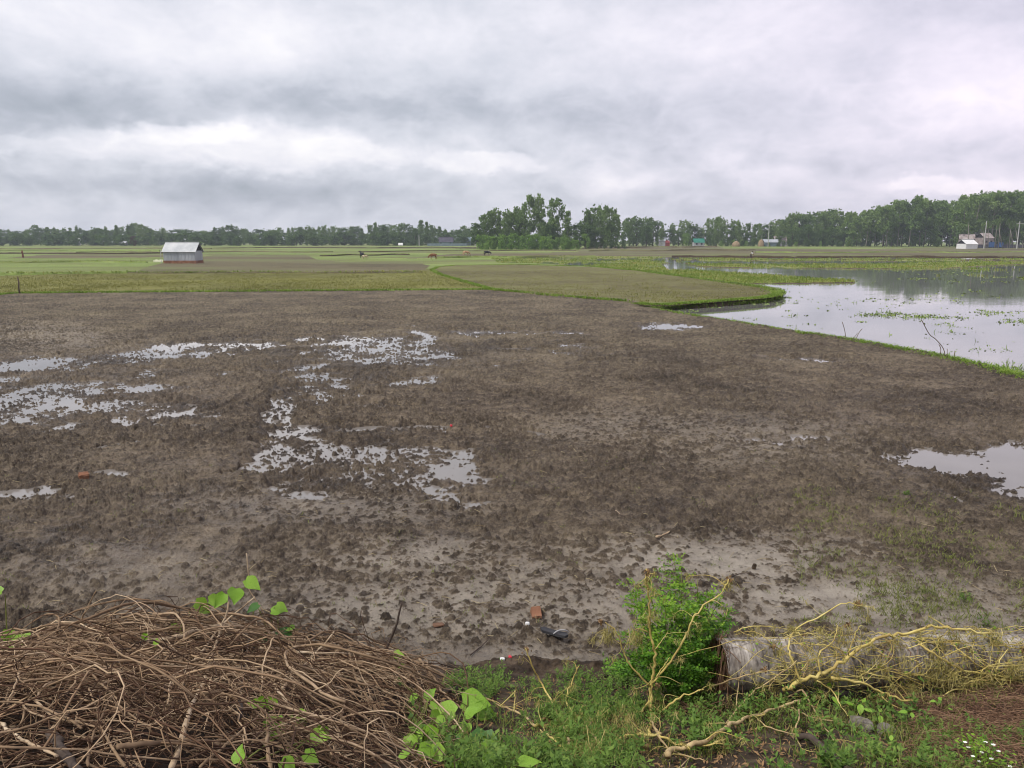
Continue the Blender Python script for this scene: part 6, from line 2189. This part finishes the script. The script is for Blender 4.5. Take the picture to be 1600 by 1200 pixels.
Vw, Fw, ow = [], [], 0
for (n, x0, x1, y0, y1, h0, h1, nl, s0, s1, lo, asp) in [(260, 690, 860, 1072, 1100, .04, .10, 14, .009, .016, .45, .26), (1100, 690, 1000, 1100, 1225, .05, .15, 16, .010, .020, .46, .26), (900, 870, 1110, 1030, 1150, .05, .13, 18, .008, .014, .38, .42), (90, 700, 800, 1050, 1085, .05, .10, 12, .010, .020, .42, .3),
                                                     (420, 1090, 1460, 1080, 1215, .05, .15, 12, .012, .026, .47, .40), (240, 640, 1100, 1095, 1225, .06, .17, 11, .016, .032, .50, .45), (160, 1440, 1640, 1140, 1215, .04, .10, 10, .01, .018, .5, .4), (420, 950, 1130, 1030, 1090, .08, .18, 18, .009, .015, .35, .45)]:
    P = hit_many(*in_region(n, x0, x1, y0, y1))
    P = P[(log_top(P[:, 0], P[:, 1]) < 0) & density(P, 3, 171, lo) & (P[:, 1] < 5.35)]
    P = P[heap(P[:, 0], P[:, 1]) < .12]
    v, f = sprigs(P, h0, h1, nl, s0, s1, asp)
    Vw.append(v)
    Fw.append(f + ow)
    ow += len(v)
stuff('undergrowth', np.concatenate(Vw), np.concatenate(Fw), M_WEED)
# fallen leaves and stem bits on the bank
P = hit_many(*in_region(5200, 640, 1700, 1062, 1230))
P = P[(log_top(P[:, 0], P[:, 1]) < 0) & (heap(P[:, 0], P[:, 1]) < .15)]
v, f = quads(P + np.array((0, 0, .008)), frng.normal(0, .45, P.shape) + np.array((0, 0, 1)), frng.uniform(.006, .022, len(P)), .3, frng, .15)
stuff('leaf_litter', v, f, M_FRINGEB)
for (n, x0, x1, y0, y1, h0, h1, lo) in [(5600, 1080, 1500, 1095, 1225, .03, .12, .46), (3000, 1440, 1660, 1150, 1225, .03, .09, .48), (3200, 640, 1100, 1090, 1225, .04, .15, .48), (1500, 1100, 1640, 1060, 1110, .04, .10, .46)]:
    P = hit_many(*in_region(n, x0, x1, y0, y1))
    P = P[(log_top(P[:, 0], P[:, 1]) < 0) & density(P, 2.5, 173, lo) & (heap(P[:, 0], P[:, 1]) < .15)]
    addblades(P[:, :2], P[:, 2] - .005, frng.uniform(h0, h1, len(P)), frng.uniform(.0014, .003, len(P)), .8)
flush('grass', M_TURF)

# sprouts and stubble on the mud
for (n, x0, x1, y0, y1, h0, h1, lo, sd_) in [(4800, 1240, 1700, 765, 985, .015, .06, .53, 181), (1000, 1290, 1640, 790, 960, .04, .10, .58, 183), (900, 0, 1240, 700, 980, .015, .05, .60, 185)]:
    qx, qy = in_region(n, x0, x1, y0, y1)
    P = np.array([G(a, c, .05) for a, c in zip(qx, qy)])
    P[:, 2], zo = terrain(P[:, 0], P[:, 1])
    P = P[(zo == 1) & density(P, 1.6, sd_, lo) & (P[:, 2] > -.01)]
    for _ in range(4):
        q = P[:, :2] + frng.normal(0, .02, (len(P), 2))
        addblades(q, P[:, 2], frng.uniform(h0, h1, len(P)), .0035, 1.0)
flush('grass_sprouts', M_SPROUT)
P = np.array([G(a, c, .05) for a, c in zip(*in_region(520, -40, 1640, 480, 1060))])
P[:, 2], zo = terrain(P[:, 0], P[:, 1])
P = P[(zo == 1) & (P[:, 2] > -.01)]
n = len(P)
a_ = frng.uniform(0, np.pi, n)
L = frng.uniform(.02, .07, n)
PP = np.stack([P - np.stack([np.cos(a_), np.sin(a_), 0 * a_], 1) * L[:, None], P + np.array((0, 0, .008)), P + np.stack([np.cos(a_), np.sin(a_), frng.uniform(-.2, .4, n)], 1) * L[:, None]], 1) + np.array((0, 0, .008))
v, f = tubes(PP, np.full((n, 3), .0028), 4)
stuff('straw_bits', v, f, M_BITS)

# reddish dry grass
Vs, Fs, o_ = [], [], 0
for (n, x0, x1, y0, y1) in [(1500, 1430, 1680, 1075, 1185), (420, 1380, 1480, 1060, 1110), (260, 1050, 1130, 1078, 1112), (220, 1430, 1600, 1130, 1210), (160, 1300, 1420, 1050, 1090)]:
    P0 = hit_many(*in_region(n, x0, x1, y0, y1))
    P0 = P0[log_top(P0[:, 0], P0[:, 1]) < 0]
    n = len(P0)
    P = twig_paths(P0[:, 0], P0[:, 1], frng.normal(-.5, .9, n), frng.uniform(.08, .34, n), frng.uniform(.0, .03, n), frng.uniform(0, .04, n), .005, 7, frng.normal(0, 1.2, n))
    v, f = tubes(P, frng.uniform(.0010, .0024, n)[:, None] * np.ones((1, 7)), 4)
    Vs.append(v)
    Fs.append(f + o_)
    o_ += len(v)
stuff('dry_grass', np.concatenate(Vs), np.concatenate(Fs), M_STRAW)

# broad leaved weeds below the log
WD = [((1342, 1112), 7, .055, 'leafy weed right of the grey stone below the log'), ((1372, 1122), 7, .05, 'leafy weed with a yellowing leaf below the middle of the log'), ((1292, 1096), 6, .05, 'leafy weed in the shade under the log, left of the stone'), ((1425, 1130), 6, .04, 'low pale weed between the stone and the dry grass'),
      ((1422, 1060), 5, .05, 'pointed leaved weed growing against the log'), ((1390, 1180), 5, .035, 'small round leaved weed in the grass at the bottom right'), ((1150, 1160), 5, .035, 'small weed beside the big yellow branch at the bottom'), ((1470, 1108), 6, .035, 'small round leaved weed at the edge of the dry grass')]
for (c, n, s, lb) in WD:
    p = hit(c[0], c[1] + 8, .0, 5)
    e = empty('leafy_weed', tuple(p), lb, 'weed')
    b = MB()
    for i in range(n):
        a = 2 * math.pi * i / n + PR.uniform(-.3, .3)
        h = PR.uniform(.03, .11)
        q = np.array((math.cos(a) * .035, math.sin(a) * .035, h))
        b.tube([(0, 0, -.01), q * .6, q], .0018, 4)
        place_leaf(e, np.zeros(3), q, s * PR.uniform(.8, 1.3), LEAFC if i % 2 else LEAFD, (PR.uniform(-.4, .4) - q[0] * 4, -.35, 1), (math.cos(a), math.sin(a), .1))
    b.build('stem', M_VSTEM, e, True)

# weed with small white flowers
p = hit(1538, 1205, 0, 5)
e = empty('flowering_weed', tuple(p), 'weed with small white flowers in the bottom right corner', 'weed')
b = MB()
flw = [(1508, 1160), (1513, 1168), (1540, 1160), (1552, 1164), (1520, 1182), (1530, 1190), (1549, 1186), (1560, 1174), (1534, 1176), (1578, 1198)]
for i, c in enumerate(flw):
    q = D(c[0], c[1], p[1] - .05 + PR.uniform(-.03, .03)) - p
    b.tube(catmull([np.zeros(3), q * .5 + np.array((0, 0, .015)), q], 4), .0016, 4)
    fm = MB()
    for k in range(6):
        a = k * math.pi / 3
        u0 = np.array((math.cos(a), math.sin(a) * .8, .25)) * .010
        sd_ = np.array((-math.sin(a), math.cos(a), 0)) * .0045
        fm.add([q, q + u0 * .6 + sd_, q + u0, q + u0 * .6 - sd_], [(0, 1, 2, 3)])
    fm.build('flower', M_PETAL, e)
b.build('stem', M_VSTEM, e, True)
q = np.array([D(1525, 1165, p[1] - .05) - p + frng.normal(0, .03, 3) for _ in range(90)] + [frng.normal(0, .05, 3) + np.array((0, 0, .05)) for _ in range(120)])
v, f = quads(q, frng.normal(0, .5, q.shape) + np.array((0, -.3, 1)), frng.uniform(.006, .014, len(q)), .45, frng, .1)
link('foliage', npmesh('foliage', v, f, M_SHRUBTIP), e)


# --- small things lying about
def lump(name, px_, py_, size, m_, label, cat, seed, onmud=True, rz=0.0, sharp=.12, boxy=.5):
    p = G(px_, py_, .04) if onmud else hit(px_, py_, 0, 6)
    p[2] = float(terrain(p[:1], p[1:2])[0][0])
    r = np.random.default_rng(seed)
    bm = bmesh.new()
    bmesh.ops.create_cube(bm, size=1.0)
    bmesh.ops.subdivide_edges(bm, edges=bm.edges[:], cuts=3, use_grid_fill=True)
    for v in bm.verts:
        q = v.co.normalized() * .62
        v.co = v.co * boxy + q * (1 - boxy)
        v.co += Vector(r.normal(0, sharp * .22, 3))
        v.co = Vector((v.co.x * size[0], v.co.y * size[1], v.co.z * size[2]))
    me = bpy.data.meshes.new(name)
    bm.to_mesh(me)
    bm.free()
    me.materials.append(m_)
    o = link(name, me)
    o.location = p + np.array((0, 0, size[2] * .28))
    o.rotation_euler = (r.normal(0, .15), r.normal(0, .15), rz)
    return tag(o, label, cat)


lump('brick', 838, 962, (.085, .13, .07), M_BRICK, 'orange brick piece lying on the mud in front of the green shrub', 'brick', 3, rz=.1, boxy=.85)
lump('brick', 131, 746, (.13, .11, .09), M_BRICK, 'broken orange brick lying in the mud at the left', 'brick', 4, rz=.6, boxy=.6)
lump('brick', 685, 976, (.09, .07, .02), M_STRAW, 'flat dull brick chip half sunk in mud right of the heap', 'brick', 5, rz=.3)
lump('stone', 824, 977, (.035, .03, .03), M_WHITE, 'small pale stone just below the orange brick piece', 'stone', 6)
lump('stone', 785, 1041, (.035, .025, .02), M_WHITE, 'small white stone beside the red scrap', 'stone', 7)
lump('scrap', 797, 1036, (.02, .035, .02), M_REDBIT, 'small red plastic scrap on the mud right of the heap', 'scrap', 8, rz=.3)
lump('scrap', 705, 669, (.04, .05, .035), M_REDBIT, 'tiny red scrap on the mud beside the puddle streak', 'scrap', 9)
lump('stone', 1411, 933, (.06, .04, .03), M_STONE, 'small shiny grey stone on the mud behind the log', 'stone', 10)
lump('stone', 1345, 1140, (.11, .09, .075), M_STONE, 'rough grey stone in the weeds below the log', 'stone', 11, False, boxy=.3)
lump('stone', 1384, 1147, (.08, .07, .06), M_STONE, 'smaller grey stone right of the rough one below the log', 'stone', 12, False, boxy=.3)
lump('clod', 1178, 889, (.035, .035, .07), M_SOIL, 'dark upright clod on the pale silt behind the shrub', 'clod', 13)
p = G(866, 1000, .05)
p[2] = float(terrain(p[:1], p[1:2])[0][0]) + .02
e = empty('sandal', tuple(p), 'dark worn sandal with a pale strap half sunk in the mud', 'sandal', None, -.35)
n = 12
vs = []
for top in (0, .022):
    for i in range(n + 1):
        t = i / n
        w_2 = .034 * (1 - .25 * math.sin(math.pi * t)) * min(1, 3.2 * math.sqrt(max(0, t * (1 - t)))) + .002
        vs += [(-.12 + .24 * t, -w_2, top + .02 * (1 - t) ** 2), (-.12 + .24 * t, w_2, top + .02 * (1 - t) ** 2)]
m2 = 2 * (n + 1)
fs = []
for i in range(n):
    a = 2 * i
    fs += [(a, a + 1, a + 3, a + 2), (a + m2, a + m2 + 2, a + m2 + 3, a + m2 + 1), (a, a + 2, a + m2 + 2, a + m2), (a + 1, a + m2 + 1, a + m2 + 3, a + 3)]
link('sole', npmesh('sole', vs, fs, M_RUBBER), e)
b = MB()
b.tube(catmull([(.0, -.03, .02), (.04, -.012, .05), (.09, .02, .045), (.11, .04, .02)], 4), [.006] * 13, 6)
b.build('strap', M_GREY, e, True)


def mudstick(pts, r, label, m_=M_STICKPALE):
    P = []
    for a, c in pts:
        q = G(a, c, .05)
        q[2] = float(terrain(q[:1], q[1:2])[0][0]) + .02
        P.append(q)
    stick('dry_stick', P, r, m_, label)


mudstick([(1026, 842), (1036, 835), (1046, 831)], .014, 'short grey white stick lying on the mud left of the pale silt')
mudstick([(962, 800), (968, 806)], .008, 'small pale straw stick on the mud above the grey white stick')
mudstick([(480, 1032), (512, 1016), (526, 1006)], .006, 'thin stick on the mud behind the right end of the heap', M_STICK)
mudstick([(735, 1030), (755, 1010), (765, 1002)], .006, 'thin dark stick on the mud left of the red scrap', M_STICKDARK)
mudstick([(1140, 905), (1165, 902), (1190, 905)], .005, 'thin dark twig lying on the pale silt behind the shrub', M_STICKDARK)
for c, lb in [((1505, 945), 'small upright green weed on the mud behind the log'), ((1545, 985), 'bushy low green weed on the mud right behind the log'), ((1415, 772), 'tiny green seedling left of the right hand puddle')]:
    p = G(c[0], c[1], .04)
    p[2] = float(terrain(p[:1], p[1:2])[0][0])
    v, f = sprigs([np.zeros(3) + frng.normal(0, .02, 3) * np.array((1, 1, 0)) for _ in range(6)], .06, .16 if c[0] != 1415 else .08, 14, .010, .018, .4)
    o = link('green_weed', npmesh('green_weed', v, f, M_WEED))
    o.location = p
    tag(o, lb, 'weed')

# ------------------------------------------------------------------ air
HAZE = 0.0003
b = MB()
b.box((0, 600, 22), (3200, 1500, 50))
o = b.build('haze', None)
m_ = bpy.data.materials.new('humid air')
m_.use_nodes = True
t = NT(m_.node_tree)
pv = t.n('ShaderNodeVolumePrincipled')
pv.inputs['Color'].default_value = (0.80, 0.88, 1.0, 1)
pv.inputs['Density'].default_value = HAZE
pv.inputs['Anisotropy'].default_value = 0.1
t.link(pv.outputs[0], t.n('ShaderNodeOutputMaterial').inputs['Volume'])
o.data.materials.append(m_)
tag(o, kind='stuff')
